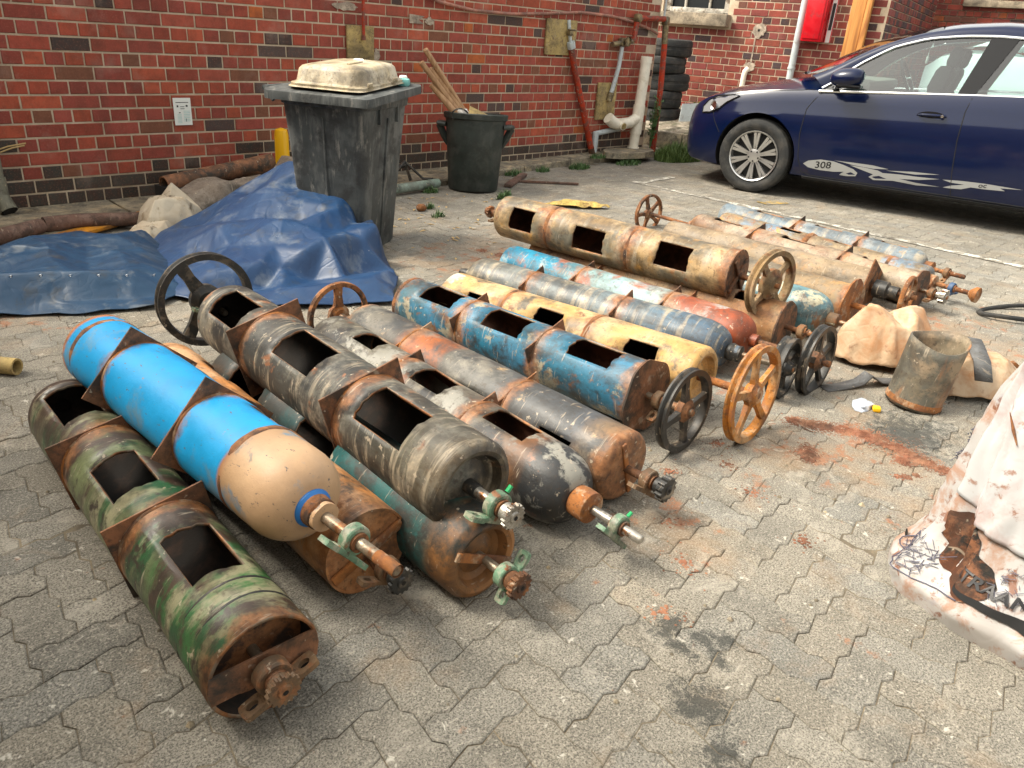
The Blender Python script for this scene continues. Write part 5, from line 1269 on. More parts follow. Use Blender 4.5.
# 20 a stub of a darker drum glimpsed behind the beige one
# ------------------------------------------------------------------ tarpaulins
def tarp_mat(name, c1, c2, dirt):
    t = NT(name); v = t.coord('World'); n1 = t.noise(v, 3.5, 7, .65, .4); n2 = t.noise(t.coord('World', 8), 40, 4, .6)
    col = t.mix(t.step(n1, .5, .2), c1, c2); col = t.mix(t.math('MULTIPLY', t.step(t.noise(t.coord('World', 4), 5, 8, .7, .5), .62, .08), dirt), col, (.36, .36, .34))
    col = t.mix(t.math('MULTIPLY', t.step(n2, .70, .02), .7), col, (.55, .55, .53))
    col = t.mix(t.math('MULTIPLY', t.step(t.noise(t.coord('World', 14), 8, 6, .65), .64, .06), .5), col, (.05, .045, .035))
    t.bump(t.math('ADD', t.noise(t.coord('World', 2), 18, 5, .6, .8), t.math('MULTIPLY', t.noise(v, 300, 2, .5), .15)), .25, .012)
    return t.fin(col, .42, 0, .45)
M['tarp'] = cloth_mat('blue_tarpaulin', (.009, .036, .102), (.015, .052, .132), [((.20, .23, .26), 6, .62, .06, .4), ((.55, .55, .53), 30, .70, .02, .8), ((.04, .04, .035), 8, .62, .06, .5)], .42, .32, 4.5, .02)
M['tarp2'] = cloth_mat('dark_blue_tarpaulin', (.008, .038, .088), (.011, .048, .105), [((.22, .24, .25), 6, .61, .05, .4), ((.03, .03, .026), 8, .60, .06, .5)], .42, .28, 6, .02)
def idw(ctrl, x, y, p=2.6):
    sw = sz = 0
    for a, b, z in ctrl:
        d = math.hypot(x-a, y-b)
        if d < 1e-4: return z
        w_ = d**-p; sw += w_; sz += w_*z
    return sz/sw
def inpoly(poly, x, y):
    r = False; j = len(poly)-1
    for i in range(len(poly)):
        (xi, yi), (xj, yj) = poly[i], poly[j]
        if (yi > y) != (yj > y) and x < (xj-xi)*(y-yi)/(yj-yi)+xi: r = not r
        j = i
    return r
def edged(poly, x, y):
    best = 9
    for i in range(len(poly)):
        a, b = Vector(poly[i-1]), Vector(poly[i]); p = Vector((x, y)); ab = b-a; t_ = max(0, min(1, (p-a).dot(ab)/ab.length_squared)); best = min(best, (p-a-ab*t_).length)
    return best
def polymap(poly, nr=26, na=96):
    """radial grid filling a star-shaped polygon -> list of (x,y,q,angle)"""
    cx = sum(p[0] for p in poly)/len(poly); cy = sum(p[1] for p in poly)/len(poly); per = []
    Ls = [math.hypot(poly[i][0]-poly[i-1][0], poly[i][1]-poly[i-1][1]) for i in range(1, len(poly))]+[math.hypot(poly[0][0]-poly[-1][0], poly[0][1]-poly[-1][1])]
    tot = sum(Ls)
    for k in range(na):
        d = tot*k/na; i = 0
        while d > Ls[i]: d -= Ls[i]; i += 1
        a, b = poly[i], poly[(i+1) % len(poly)]; q = d/Ls[i]; per.append((a[0]+(b[0]-a[0])*q, a[1]+(b[1]-a[1])*q))
    return cx, cy, per
from mathutils.geometry import delaunay_2d_cdt
def tarp(name, poly, ctrl, m, label, seed, space=.2, jit=.02, cat='tarpaulin', nr=70, na=220, wr=.010, smooth_it=2, ang=0.0, stretch=1.8):
    """draped sheet: crumpled facets between control heights, softened, with fine wrinkles"""
    rnd = random.Random(seed); pts = [(x, y, z) for x, y, z in ctrl]
    xs = [p[0] for p in poly]; ys = [p[1] for p in poly]; ca, sa = math.cos(ang), math.sin(ang)
    for _ in range(4000):
        x, y = rnd.uniform(min(xs), max(xs)), rnd.uniform(min(ys), max(ys))
        if not inpoly(poly, x, y) or edged(poly, x, y) < .05: continue
        ok = True
        for p in pts:
            dx, dy = x-p[0], y-p[1]; u, v_ = dx*ca+dy*sa, -dx*sa+dy*ca
            if math.hypot(u/stretch, v_) < space*.75: ok = False; break
        if ok: pts.append((x, y, max(.012, idw(ctrl, x, y)+rnd.choice((-1, 1))*rnd.uniform(.3, 1)*jit)))
    for i in range(len(poly)):
        a, b = poly[i-1], poly[i]
        for k in range(3): q = k/3; pts.append((a[0]+(b[0]-a[0])*q, a[1]+(b[1]-a[1])*q, rnd.uniform(.004, .03)))
    vv, ee, ff, *_r = delaunay_2d_cdt([Vector(p[:2]) for p in pts], [], [], 0, 1e-5)
    zz = [min(pts, key=lambda p: (p[0]-v_.x)**2+(p[1]-v_.y)**2)[2] for v_ in vv]
    bv = BVHTree.FromPolygons([Vector((v_.x, v_.y, z)) for v_, z in zip(vv, zz)], ff)
    cx, cy, per = polymap(poly, nr, na); P = [[cx, cy, 0]]; fs = []
    for j in range(1, nr+1):
        for k in range(na): q = (j/nr)**.9; P.append([cx+(per[k][0]-cx)*q*.995, cy+(per[k][1]-cy)*q*.995, 0])
    for p in P:
        h = bv.ray_cast(Vector((p[0], p[1], 5)), Vector((0, 0, -1))); p[2] = h[0].z if h[0] else .01
    for k in range(na): fs.append((0, 1+k, 1+(k+1) % na))
    for j in range(nr-1):
        for k in range(na):
            a = 1+j*na+k; b = 1+j*na+(k+1) % na; fs.append((a, a+na, b+na, b))
    nb = [[] for _ in P]
    for f in fs:
        for i in range(len(f)): nb[f[i]].append(f[i-1]); nb[f[i-1]].append(f[i])
    for _ in range(smooth_it):
        Z = [p[2] for p in P]
        for i, p in enumerate(P): p[2] = .4*Z[i]+.6*sum(Z[q] for q in nb[i])/len(nb[i])
    for i, p in enumerate(P):
        x, y = p[0], p[1]; u, v_ = x*ca+y*sa, -x*sa+y*ca
        p[2] += wr*(ridged(u*3, v_*9, seed, 1)**5*1.2+ridged(u*8, v_*8, seed+4, 1)**6*.5-.25)
        p[0] += .012*nz(x*7, y*7, seed+2); p[1] += .012*nz(x*7, y*7, seed+4); p[2] = max(.005+.003*abs(nz(x*9, y*9)), p[2])
    mb = MB(); mb.add([tuple(p) for p in P], fs); o_ = obj(name, mb, m, smooth=80)
    md = o_.modifiers.new('cloth', 'SOLIDIFY'); md.thickness = .003; md.offset = 1
    return tag(o_, label, cat, 'blue tarpaulins')
tR = tarp('tarpaulin', [(1.42, 3.62), (1.60, 3.26), (2.02, 3.05), (2.26, 2.93), (2.50, 3.20), (2.62, 3.42), (2.73, 3.70), (2.78, 4.10), (2.74, 4.48), (2.54, 4.70), (2.25, 4.74), (1.85, 4.68), (1.60, 4.40), (1.48, 4.0)],
    [(1.80, 4.58, .07), (2.05, 4.60, .15), (2.25, 4.58, .25), (2.44, 4.50, .38), (2.55, 4.37, .475), (2.62, 4.15, .44), (2.67, 3.9, .35), (2.69, 3.68, .255),
     (1.72, 4.25, .06), (1.95, 4.3, .15), (2.20, 4.35, .27), (2.33, 4.22, .36), (2.10, 4.02, .225), (1.86, 3.82, .15), (1.66, 3.70, .105), (2.38, 3.95, .315), (2.50, 3.78, .30), (2.25, 3.72, .235), (2.02, 3.66, .165),
     (2.60, 3.53, .25), (2.36, 3.49, .225), (2.12, 3.49, .175), (1.86, 3.54, .13), (1.62, 3.60, .09), (2.57, 3.45, .03), (2.34, 3.41, .02), (2.10, 3.41, .02), (1.85, 3.46, .015), (1.62, 3.51, .015), (2.48, 3.50, .18), (2.24, 3.50, .22), (1.98, 3.50, .10),
     (2.46, 4.12, .345), (2.30, 3.86, .225), (2.42, 3.62, .20), (2.16, 3.84, .26), (2.52, 4.20, .44), (1.92, 4.05, .205), (1.78, 3.95, .085), (2.02, 4.45, .11), (2.33, 4.42, .27), (2.58, 3.72, .215),
     (2.47, 3.24, .07), (2.27, 3.14, .095), (2.20, 3.28, .06), (2.05, 3.20, .075), (1.82, 3.30, .055), (2.33, 3.05, .05)],
    M['tarp'], 'bright blue tarpaulin draped over a pile beside the wheelie bin', 2, 9.0, .0, ang=R(62), stretch=1.0, wr=.003, smooth_it=2)
tL = tarp('tarpaulin', [(.30, 3.86), (.75, 3.76), (1.02, 3.60), (1.30, 3.50), (1.52, 3.62), (1.64, 4.0), (1.74, 4.4), (1.74, 4.66), (1.40, 4.76), (1.0, 4.70), (.55, 4.66), (.2, 4.5)],
    [(.98, 4.62, .08), (1.22, 4.62, .11), (1.4, 4.68, .10), (1.53, 4.58, .07), (1.68, 4.5, .11), (.60, 3.97, .14), (.79, 3.92, .15), (.93, 3.88, .15), (1.08, 3.81, .14), (1.29, 3.74, .13), (1.44, 3.78, .10), (.70, 3.84, .04), (.9, 3.76, .035), (1.08, 3.68, .04), (1.28, 3.60, .03),
     (.62, 4.12, .10), (.85, 4.05, .10), (1.05, 4.0, .15), (1.2, 3.95, .09), (1.38, 4.0, .14), (1.55, 4.1, .08), (1.11, 4.25, .17), (1.3, 4.3, .12), (1.48, 4.35, .15), (.5, 4.25, .13), (.75, 4.35, .16), (.92, 4.45, .11), (1.1, 4.48, .15), (1.32, 4.5, .14)],
    M['tarp2'], 'crumpled dark blue tarpaulin with eyelets at the left edge', 7, .19, .05, ang=R(-25), stretch=2.6, wr=.006, smooth_it=2)
def drape(name, cx, cy, rx, ry, hgt, m, label, cat, seed, space, jit, rot=0.0, tops=None, wr=.006, n=14):
    """crumpled cloth or sack: a small draped sheet with a closed rim on the ground"""
    rnd = random.Random(seed); poly = []
    for k in range(n):
        a = 2*math.pi*k/n; q = 1+rnd.uniform(-.12, .12); x, y = math.cos(a)*rx*q, math.sin(a)*ry*q; poly.append((cx+x*math.cos(rot)-y*math.sin(rot), cy+x*math.sin(rot)+y*math.cos(rot)))
    ct = [(cx, cy, hgt)]
    for k in range(n):
        for f, h in ((.86, .55), (.55, .92)): ct.append((cx+(poly[k][0]-cx)*f, cy+(poly[k][1]-cy)*f, hgt*h*(1+rnd.uniform(-.2, .2))))
    if tops: ct += tops
    o_ = tarp(name, poly, ct, m, label, seed, space, jit, cat, 34, 110, wr, 1, rot, 1.8)
    if 'group' in o_: del o_['group']
    return o_
mb = MB()
for k in range(8):
    x = .62+k*.105; y = 3.93-.045*k-.03; z = idw([(.79, 3.88, .13), (.93, 3.84, .13), (1.08, 3.78, .12), (1.29, 3.72, .11), (1.45, 3.75, .09)], x, y)+.035
    mb.lathe([(-.0012, .004), (-.0012, .0085), (.0012, .0085), (.0012, .004)], 12, (x, y-.01, z), RZ(R(-80)) @ RY(R(35)), 0, True)
obj('eyelet', mb, M['chrome'], tL)

# ------------------------------------------------------------------ rubbish along the wall, left
M['cardboardtube'] = weathered('brown_lagging', (.145, .085, .065), [((.21, .13, .10), 8, .56, .1), ((.08, .05, .04), 10, .6, .06)], .9, 0, .6)
mb = MB(); mb.tube([(.55, 4.66, .065), (.85, 4.80, .07), (1.08, 4.90, .068), (1.30, 5.02, .072)], [.045, .047, .046, .044], 14); o = obj('pipe_lagging', mb, M['cardboardtube']); tag(o, 'long brown foam tube lying along the wall foot, left end', 'tube')
mb = MB(); mb.tube([(1.32, 5.03, .074), (1.52, 5.04, .072), (1.86, 4.98, .06)], [.046, .044, .040], 14); tag(obj('pipe_lagging', mb, M['cardboardtube']), 'brown foam tube beside the dirty white cloth', 'tube')
M['orangeplank'] = weathered('orange_plank', (.52, .23, .04), [((.35, .15, .04), 6, .55, .1)], .7, 0, .3)
mb = MB(); mb.cbox((0, 0, 0), (.95, .12, .022), .004); tag(obj('plank', mb, M['orangeplank'], M=T(1.62, 5.02, .03) @ RZ(R(28))), 'orange-yellow plank under the brown foam tubes', 'plank')
M['dirtycloth'] = cloth_mat('dirty_white_cloth', (.52, .46, .36), (.44, .36, .26), [((.28, .20, .12), 7, .57, .06, .8), ((.12, .09, .06), 12, .63, .04, .8)], .9, .35, 8, .15, .2)
def lump(name, ctr, rad, m, label, cat, seed, nu=0, nv=0, amp=.30, freq=3.0, flat=.0, sq=1.0, rotz=0.0, rl=0.0, sub=2, up=0.0):
    """crumpled sack or cloth: jittered facets, softened, sitting on the ground"""
    rnd = random.Random(seed); bm = bmesh.new(); bmesh.ops.create_icosphere(bm, subdivisions=sub, radius=1)
    for v_ in bm.verts:
        d = v_.co.normalized(); k = 1+amp*(rnd.uniform(-.5, .35)+.5*nz(d.x*1.7+seed, d.y*1.7, d.z*1.7))
        e = Vector((abs(d.x)**sq*math.copysign(1, d.x), abs(d.y)**sq*math.copysign(1, d.y), d.z)); v_.co = e*k
    bmesh.ops.subdivide_edges(bm, edges=list(bm.edges), cuts=3, use_grid_fill=True)
    for _ in range(3): bmesh.ops.smooth_vert(bm, verts=list(bm.verts), factor=.5, use_axis_x=True, use_axis_y=True, use_axis_z=True)
    for v_ in bm.verts:
        c_ = v_.co; w_ = 1+.05*(ridged(c_.x*3+seed, c_.y*3, c_.z*3, 1)**5-.4)+.03*(ridged(c_.x*7+seed, c_.y*7, c_.z*7, 1)**5-.4)
        p = Vector((c_.x*rad[0]*w_*1.08, c_.y*rad[1]*w_*1.08, c_.z*rad[2]*w_*1.08)); p.z = max(-rad[2]*(1-flat)+.004, p.z); v_.co = p
    bm.verts.index_update(); mb = MB(); mb.add([v_.co for v_ in bm.verts], [[v_.index for v_ in f.verts] for f in bm.faces]); bm.free()
    o_ = obj(name, mb, m, M=T(ctr) @ RZ(rotz) @ RX(rl), smooth=75); return tag(o_, label, cat)
CLOTHS = True
drape('dirty_cloth', 2.00, 4.86, .27, .20, .20, M['dirtycloth'], 'crumpled dirty white cloth heaped beside the blue tarpaulin', 'cloth', 3, .075, .040, R(35), [(2.06, 4.93, .27), (1.96, 4.85, .22)])
drape('dirty_cloth', 1.80, 4.68, .17, .12, .10, M['dirtycloth'], 'smaller dirty white cloth bundle at the end of the foam tube', 'cloth', 8, .06, .03, R(20))
M['felt'] = weathered('grey_felt', (.19, .155, .125), [((.25, .21, .17), 9, .55, .1)], .98, 0, .6, kind='World')
def felt(u, v):
    x = 2.08+u*.80; th = v*math.pi*1.15-.25; r = .10+.035*math.sin(u*7)+.03*nz(u*4, v*3, 2)
    y = 4.96+.05*math.sin(u*5)+math.cos(th)*r*1.5; z = .05+.16*u+math.sin(th)*r*(1.1+.4*u)+.02*ridged(u*7, v*3, 1, 1)**3
    return Vector((x, y, max(.02, z)))
mb = MB(); mb.grid(felt, 50, 24); o = obj('felt_sheet', mb, M['felt'], smooth=70); md = o.modifiers.new('t', 'SOLIDIFY'); md.thickness = .012
tag(o, 'folded grey felt sheet bunched behind the tarpaulin', 'felt')
mb = MB(); mb.lathe([(0, .052), (0, .062), (.85, .062), (.85, .052), (0, .052)], 24); tag(obj('rusty_pipe', mb, M['plate'], M=frame((1, .12, .10), ZUP, (2.12, 5.22, .20))), 'open rusty pipe lying at the foot of the wall behind the cloth', 'pipe')
mb = MB(); mb.box((2.45, 5.18, .10), (.65, .40, .18), RZ(R(8)).to_3x3()); tag(obj('timber_block', mb, M['wellblack'], smooth=0), 'dark block under the rusty pipe', 'block')
M['yellow'] = plain('yellow_plastic', (.85, .46, .008), .35)
mb = MB(); mb.lathe([(-.10, 0), (-.10, .056), (.40, .052), (.44, .044), (.455, .0)], 20); mb.tube([(0.02, .0, .054), (.39, .0, .051)], .006, 5); tag(obj('yellow_post', mb, M['yellow'], M=T(3.105, 5.40, .06) @ RY(R(-90))), 'bright yellow plastic post poking up behind the tarpaulin', 'post')
mb = MB(); mb.lathe([(0, .024), (0, .032), (.16, .032), (.16, .024), (0, .024)], 20); mb.lathe([(.01, .0), (.01, .024)], 20)
tag(obj('pipe_offcut', mb, M['board'], M=frame((.60, -.75, 0), ZUP, (.535, 3.22, .033))), 'short tan pipe offcut lying on the pavers at the left edge', 'pipe')

# ------------------------------------------------------------------ wheelie bin
M['binplastic'] = weathered('dark_grey_bin_plastic', (.052, .058, .058), [((.12, .125, .12), 5, .58, .10, (2.2, 2.2, .5)), ((.17, .165, .15), 10, .64, .05, (2, 2, .6)), ((.03, .032, .032), 6, .58, .08)], .55, 0, .25, speck=False)
BW, BD, BH = .58, .56, .885
BM = T(2.63, 3.66, 0) @ RZ(R(27))
wb = empty('wheelie_bin', M=BM); tag(wb, 'large dark grey wheelie bin with a beige plastic lid on top', 'bin')
def rrect(w_, d, r, n=6):
    P = []
    for cx, cy, a0 in ((w_-r, r, -90), (w_-r, d-r, 0), (r, d-r, 90), (r, r, 180)):
        for k in range(n+1):
            a = R(a0+90*k/n); P.append((cx+r*math.cos(a), cy+r*math.sin(a)))
    return P
mb = MB(); rows = []
for z, ins in ((0.0, .075), (.02, .065), (.3, .048), (.6, .028), (.80, .012), (.83, .010), (.835, .0), (BH, -.004), (BH, .012), (.70, .03)):
    P = rrect(BW-2*ins, BD-2*ins, .06); rows.append([(x+ins, y+ins, z) for x, y in P])
n = len(rows[0]); vs = sum(rows, []); fs = [(i*n+k, i*n+(k+1) % n, (i+1)*n+(k+1) % n, (i+1)*n+k) for i in range(len(rows)-1) for k in range(n)]; fs.append(tuple(range(n-1, -1, -1))); mb.add(vs, fs)
obj('body', mb, M['binplastic'], wb, smooth=35)
mb = MB()
for x in (.17, .40): mb.box((x, .012, .80), (.012, .03, .10))
mb.cbox((.29, .040, .42), (.014, .020, .72), .006, RX(R(4.3)).to_3x3())
for y in (.28,): mb.cbox((.040, y, .42), (.020, .014, .72), .006, RY(R(-4.3)).to_3x3())
obj('rib', mb, M['binplastic'], wb)
def lidf(u, v):
    P = rrect(BW+.13, BD+.12, .05, 8); i = int(u*len(P)) % len(P); x, y = P[i]; x -= .065; y -= .06
    c = (BW/2, BD/2); z = BH+.012+.030*math.sin((x/BW)*2.5+.4)*.9
    if v < .34: return Vector((x, y, z-.035+.10*v*.3))
    if v < .67: return Vector((x+(c[0]-x)*.015, y+(c[1]-y)*.015, z+.012))
    k = (v-.67)/.33; return Vector((x+(c[0]-x)*(.05+.95*k), y+(c[1]-y)*(.05+.95*k), z+.014))
mb = MB(); n = 36; L_ = []
P = rrect(BW+.13, BD+.12, .05, 8); P = [(x-.065, y-.06) for x, y in P]; n = len(P); c0 = (BW/2, BD/2); vs = []
def lz(x, y): return BH+.012+.035*(x/BW)+.012*math.sin(x/BW*6)
for ins, dz in ((0, -.030), (-.004, .004), (.006, .014), (.12, .016), (.999, .016)):
    vs += [(x+(c0[0]-x)*max(0, ins), y+(c0[1]-y)*max(0, ins), lz(x+(c0[0]-x)*max(0, ins), y)+dz) for x, y in P]
mb.add(vs, [(i*n+k, i*n+(k+1) % n, (i+1)*n+(k+1) % n, (i+1)*n+k) for i in range(4) for k in range(n)]); lo = obj('lid_rim', mb, M['binplastic'], wb, smooth=35)
mb = MB(); mb.tube([(.05, BD+.05, .84), (.05, BD+.11, .90), (.53, BD+.11, .90), (.53, BD+.05, .84)], .016, 10); obj('handle', mb, M['binplastic'], wb)
for x in (.08, .50):
    w_ = MB(); w_.lathe(tyre_prof(.10, .05, .05), 28, closed=True); w_.lathe([(0, 0), (0, .055)], 20); obj('bin_wheel', w_, M['rubber'], wb, M=T(x, BD-.02, .10))
M['beigeplastic'] = weathered('yellowed_beige_plastic', (.40, .33, .22), [((.52, .46, .35), 4, .56, .1), ((.26, .20, .12), 9, .62, .06)], .5, 0, .3)
mb = MB(); rows = []
for ins, z in ((-.01, 0), (0, .006), (.0, .018), (.018, .022), (.024, .030), (.036, .088), (.05, .104), (.08, .112), (.2, .115)):
    P = rrect(.60-2*ins, .47-2*ins, min(.08, .23-ins), 7); rows.append([(x+ins, y+ins, z) for x, y in P])
n = len(rows[0]); mb.add(sum(rows, []), [(i*n+k, i*n+(k+1) % n, (i+1)*n+(k+1) % n, (i+1)*n+k) for i in range(len(rows)-1) for k in range(n)]+[tuple((len(rows)-1)*n+k for k in range(n))])
lid = obj('plastic_cover', mb, M['beigeplastic'], M=BM @ T(.0, .03, BH+.042) @ RY(R(-3.5)), smooth=40); tag(lid, 'yellowed beige plastic cover resting upside down on the wheelie bin', 'cover')
mb = MB(); mb.cbox((.28, .18, .117), (.16, .02, .008), .003); mb.cbox((.10, -.004, .03), (.05, .012, .02), .003); mb.cbox((.42, -.004, .03), (.05, .012, .02), .003); obj('latch', mb, M['beigeplastic'], lid)
mb = MB(); mb.cbox((.0, .0, .0), (.09, .07, .045), .014); o = obj('teal_packet', mb, plain('teal_packet', (.16, .42, .40), .5), M=BM @ T(.57, .04, BH+.075) @ RZ(R(20))); tag(o, 'small teal and white packet on the corner of the bin', 'packet')
mb = MB(); mb.cbox((.0, .0, .012), (.05, .05, .05), .012); obj('packet_end', mb, M['signwhite'], o, M=T(.06, .01, 0))
lump('plastic_bag', (2.63+.50*.89-.3*.45, 3.66+.5*.45+.3*.89, BH+.10), (.07, .10, .09), M['signwhite'], 'white plastic bag tucked behind the beige cover', 'bag', 4.0, 28, 18, .4)

# ------------------------------------------------------------------ black dustbin with broom handles
M['blackplastic'] = weathered('black_dustbin_plastic', (.020, .027, .024), [((.045, .05, .045), 6, .58, .1)], .5, 0, .2, speck=False)
DM = T(4.70, 4.98, 0) @ Matrix.Rotation(R(4), 4, Vector((.735, -.678, 0)).cross(ZUP).normalized().cross(ZUP)) 
db = empty('dustbin', M=DM); tag(db, 'black plastic dustbin holding wooden broom handles', 'bin')
mb = MB(); mb.lathe([(0, 0), (0, .205), (.012, .215), (.45, .245), (.58, .258), (.585, .272), (.625, .276), (.632, .268), (.628, .256), (.60, .250), (.10, .20), (.10, 0)], 48, (0, 0, 0), RY(R(-90))); obj('body', mb, M['blackplastic'], db, smooth=40)
for sg_ in (-1, 1):
    ax = Vector((.68, -.735, 0))*sg_; mb = MB(); pv = Vector((-ax.y, ax.x, 0))
    mb.tube([ax*.245+pv*.085+ZUP*.53, ax*.305+pv*.075+ZUP*.535, ax*.318+ZUP*.535, ax*.305-pv*.075+ZUP*.535, ax*.245-pv*.085+ZUP*.53], .020, 8)
    mb.tube([ax*.235+ZUP*.36, ax*.262+ZUP*.43, ax*.31+ZUP*.525], [.012, .03, .03], 8); obj('handle', mb, M['blackplastic'], db)
rv = Vector((.678, -.735, 0)); fv_ = Vector((.735, .678, 0)); bc = Vector((4.70, 4.98, 0))
for p1, p0, r_, lb in (((4.278, 5.16, 1.107), (4.609, 5.06, 0.668), 0.024, 'longest tan broom handle sticking out of the dustbin'), ((4.24, 5.16, 1.01), (4.542, 5.06, 0.661), 0.024, 'reddish broom handle behind the others in the dustbin'), ((4.334, 5.16, 0.967), (4.575, 5.06, 0.676), 0.022, 'brown broom handle leaning between the others in the dustbin'), ((4.349, 5.16, 0.846), (4.475, 5.06, 0.678), 0.027, 'short thick broom handle at the dustbin front')):
    b = Vector(p1); a = Vector(p0)+(Vector(p0)-b).normalized()*.22; mb = MB(); mb.tube([a, a.lerp(b, .5), b-(b-a)*.01, b], [r_, r_, r_*.95, r_*.7], 12); tag(obj('broom_handle', mb, M['handlewood']), lb, 'handle', 'handles in the dustbin')
mb = MB(); mb.cbox((0, 0, 0), (.26, .20, .016), .004); tag(obj('wood_offcut', mb, M['board'], M=T(bc+rv*.06-fv_*.05+ZUP*.60) @ RZ(R(-40)) @ RY(R(22)) @ RX(R(20))), 'pale wooden offcut lying in the mouth of the dustbin', 'offcut')
lump('paper_scrap', tuple(bc-rv*.10-fv_*.10+ZUP*.625), (.05, .05, .05), M['signwhite'], 'white crumpled scrap in the mouth of the dustbin', 'scrap', 5, 20, 14, .5)
mb = MB(); pts = []
for k in range(14): a = R(-40+k*20); pts.append(bc-rv*(.12+.07*math.cos(a))-fv_*.16+ZUP*(.62+.055*math.sin(a)))
mb.tube(pts, .007, 6); tag(obj('wire_loop', mb, M['blackiron']), 'black wire loop hooked over the dustbin rim', 'wire')
# scraps by the wall between the bins
M['greenpipe'] = weathered('grey_green_pipe', (.26, .33, .28), [((.16, .18, .15), 7, .58, .1)], .6, 0, .3)
mb = MB(); mb.tube([(3.55, 5.02, .055), (4.40, 5.10, .055)], .038, 14); tag(obj('green_pipe', mb, M['greenpipe']), 'grey-green pipe along the apron between the two bins', 'pipe')
mb = MB(); mb.tube([(3.95, 5.25, .07), (4.18, 5.28, .22), (4.20, 5.22, .07)], .015, 6); mb.tube([(3.9, 5.35, .10), (4.2, 5.28, .20)], .022, 6); mb.tube([(4.18, 5.28, .22), (4.32, 5.2, .08), (4.36, 5.12, .09)], .012, 6); tag(obj('metal_bracket', mb, M['blackiron']), 'tangled dark metal bracket beside the wall between the bins', 'bracket')
lump('orange_scrap', (3.74, 4.52, .025), (.045, .03, .03), M['rust_orange'], 'small orange scrap on the pavers by the bin', 'scrap', 2, 20, 14, .3)
mb = MB(); mb.cbox((0, 0, 0), (.66, .07, .028), .004); tag(obj('plank', mb, M['cardboardtube'], M=T(5.32, 5.05, .02) @ RZ(R(31))), 'grey weathered plank slanting away from the dustbin', 'plank')
mb = MB(); mb.cbox((0, 0, 0), (.62, .03, .02), .003); tag(obj('plank', mb, M['cardboardtube'], M=T(5.52, 4.85, .015) @ RZ(R(-38))), 'thin dark batten lying on the pavers behind the tan drum', 'plank')
M['foam'] = weathered('yellow_foam', (.56, .42, .16), [((.34, .23, .08), 10, .58, .08)], .9, 0, .8)
drape('foam_piece', 4.98, 4.02, .26, .07, .05, M['foam'], 'yellow foam strip lying just behind the tan drum', 'foam', 6, .05, .02, R(-42))

# ------------------------------------------------------------------ cut tin, sacks and litter on the right
M['tin'] = weathered('stained_grey_steel', (.20, .165, .115), [((.11, .105, .085), 5, .55, .1), ((.30, .22, .14), 6, .57, .08), ((.32, .15, .07), 7, .62, .08, (1.4, 1.4, .35))], .6, 0, .4, zones=None)
TM = T(3.28, .755, .002) @ RZ(R(-42)) @ RY(R(7))
mb = MB()
def tinf(r_, top):
    def f(u, v):
        a = u*2*math.pi; tz = .285+.022*math.cos(a-.6)+.012*math.cos(2*a); z = v*tz
        rr = r_*(1+.03*math.cos(2*a+.4)*v); return Vector((rr*math.cos(a), rr*math.sin(a), z))
    return f
mb.grid(tinf(.108, 1), 56, 8, wrapu=True); tn = obj('cut_drum', mb, [M['tin'], M['tin']], M=TM, smooth=50); md = tn.modifiers.new('w', 'SOLIDIFY'); md.thickness = .006; md.offset = -1
tag(tn, 'open grey steel cylinder offcut standing like a bucket', 'bucket')
mb = MB(); mb.lathe([(.004, 0), (.004, .104), (.010, .1105), (.026, .1105), (.034, .1085)], 48, (0, 0, 0), RY(R(-90))); obj('base_band', mb, M['rust_orange'], tn)
M['tansack'] = cloth_mat('rust_dusted_plastic_sack', (.50, .38, .26), (.40, .26, .15), [((.38, .18, .075), 6, .55, .08, .8), ((.20, .10, .05), 13, .61, .04, .7)], .5, .35, 9, .08)
drape('crumpled_sack', 3.67, 1.03, .25, .17, .24, M['tansack'], 'orange-dusted crumpled sack standing behind the steel offcut', 'sack', 12, .085, .040, R(-40), [(3.72, .98, .27), (3.60, 1.07, .26), (3.66, 1.03, .22)], .008)
drape('crumpled_sack', 3.66, .66, .27, .17, .15, M['tansack'], 'flat dusty cement sack lying to the right of the steel offcut', 'sack', 15, .10, .022, R(-40), None, .006)
def ribbon(name, pts, wd, m, label, cat, th=.006):
    P = [Vector(p) for p in pts]; n = len(P); mb = MB(); vs = []
    for i, p in enumerate(P):
        t_ = (P[min(n-1, i+1)]-P[max(0, i-1)]).normalized(); s_ = t_.cross(ZUP).normalized()*wd/2*(1+.15*nz(i*.9, 2)); vs += [p+s_, p-s_]
    mb.add(vs, [(2*i, 2*i+1, 2*i+3, 2*i+2) for i in range(n-1)]); o_ = obj(name, mb, m, smooth=60); md = o_.modifiers.new('t', 'SOLIDIFY'); md.thickness = th; return tag(o_, label, cat)
M['greystrip'] = weathered('grey_rubber_strip', (.17, .175, .18), [((.10, .10, .10), 8, .55, .1)], .6, 0, .2)
ribbon('rubber_strip', [(3.78, .72, .17), (3.70, .70, .215), (3.60, .66, .215), (3.50, .60, .19), (3.44, .56, .13)], .07, M['greystrip'], 'dark grey rubber strip lying over the dusty sack', 'strip')
ribbon('sheet_offcut', [(3.10, 1.06, .006), (3.20, 1.01, .010), (3.27, .98, .02), (3.31, .96, .055), (3.36, .93, .02), (3.45, .88, .008), (3.50, .86, .008)], .06, M['greystrip'], 'bent grey sheet offcut lying between the pulley and the bucket', 'offcut')
lump('litter_wrapper', (3.06, .88, .012), (.055, .04, .022), plain('clear_blue_wrapper', (.45, .50, .58), .3), 'crumpled pale blue wrapper on the pavers beside the bucket', 'wrapper', 20, 24, 14, .7, 4)
mb = MB(); mb.cbox((0, 0, 0), (.035, .03, .02), .006); tag(obj('yellow_scrap', mb, M['yellow'], M=T(3.07, .825, .012) @ RZ(.5)), 'tiny yellow scrap touching the pale blue wrapper', 'scrap')
mb = MB()
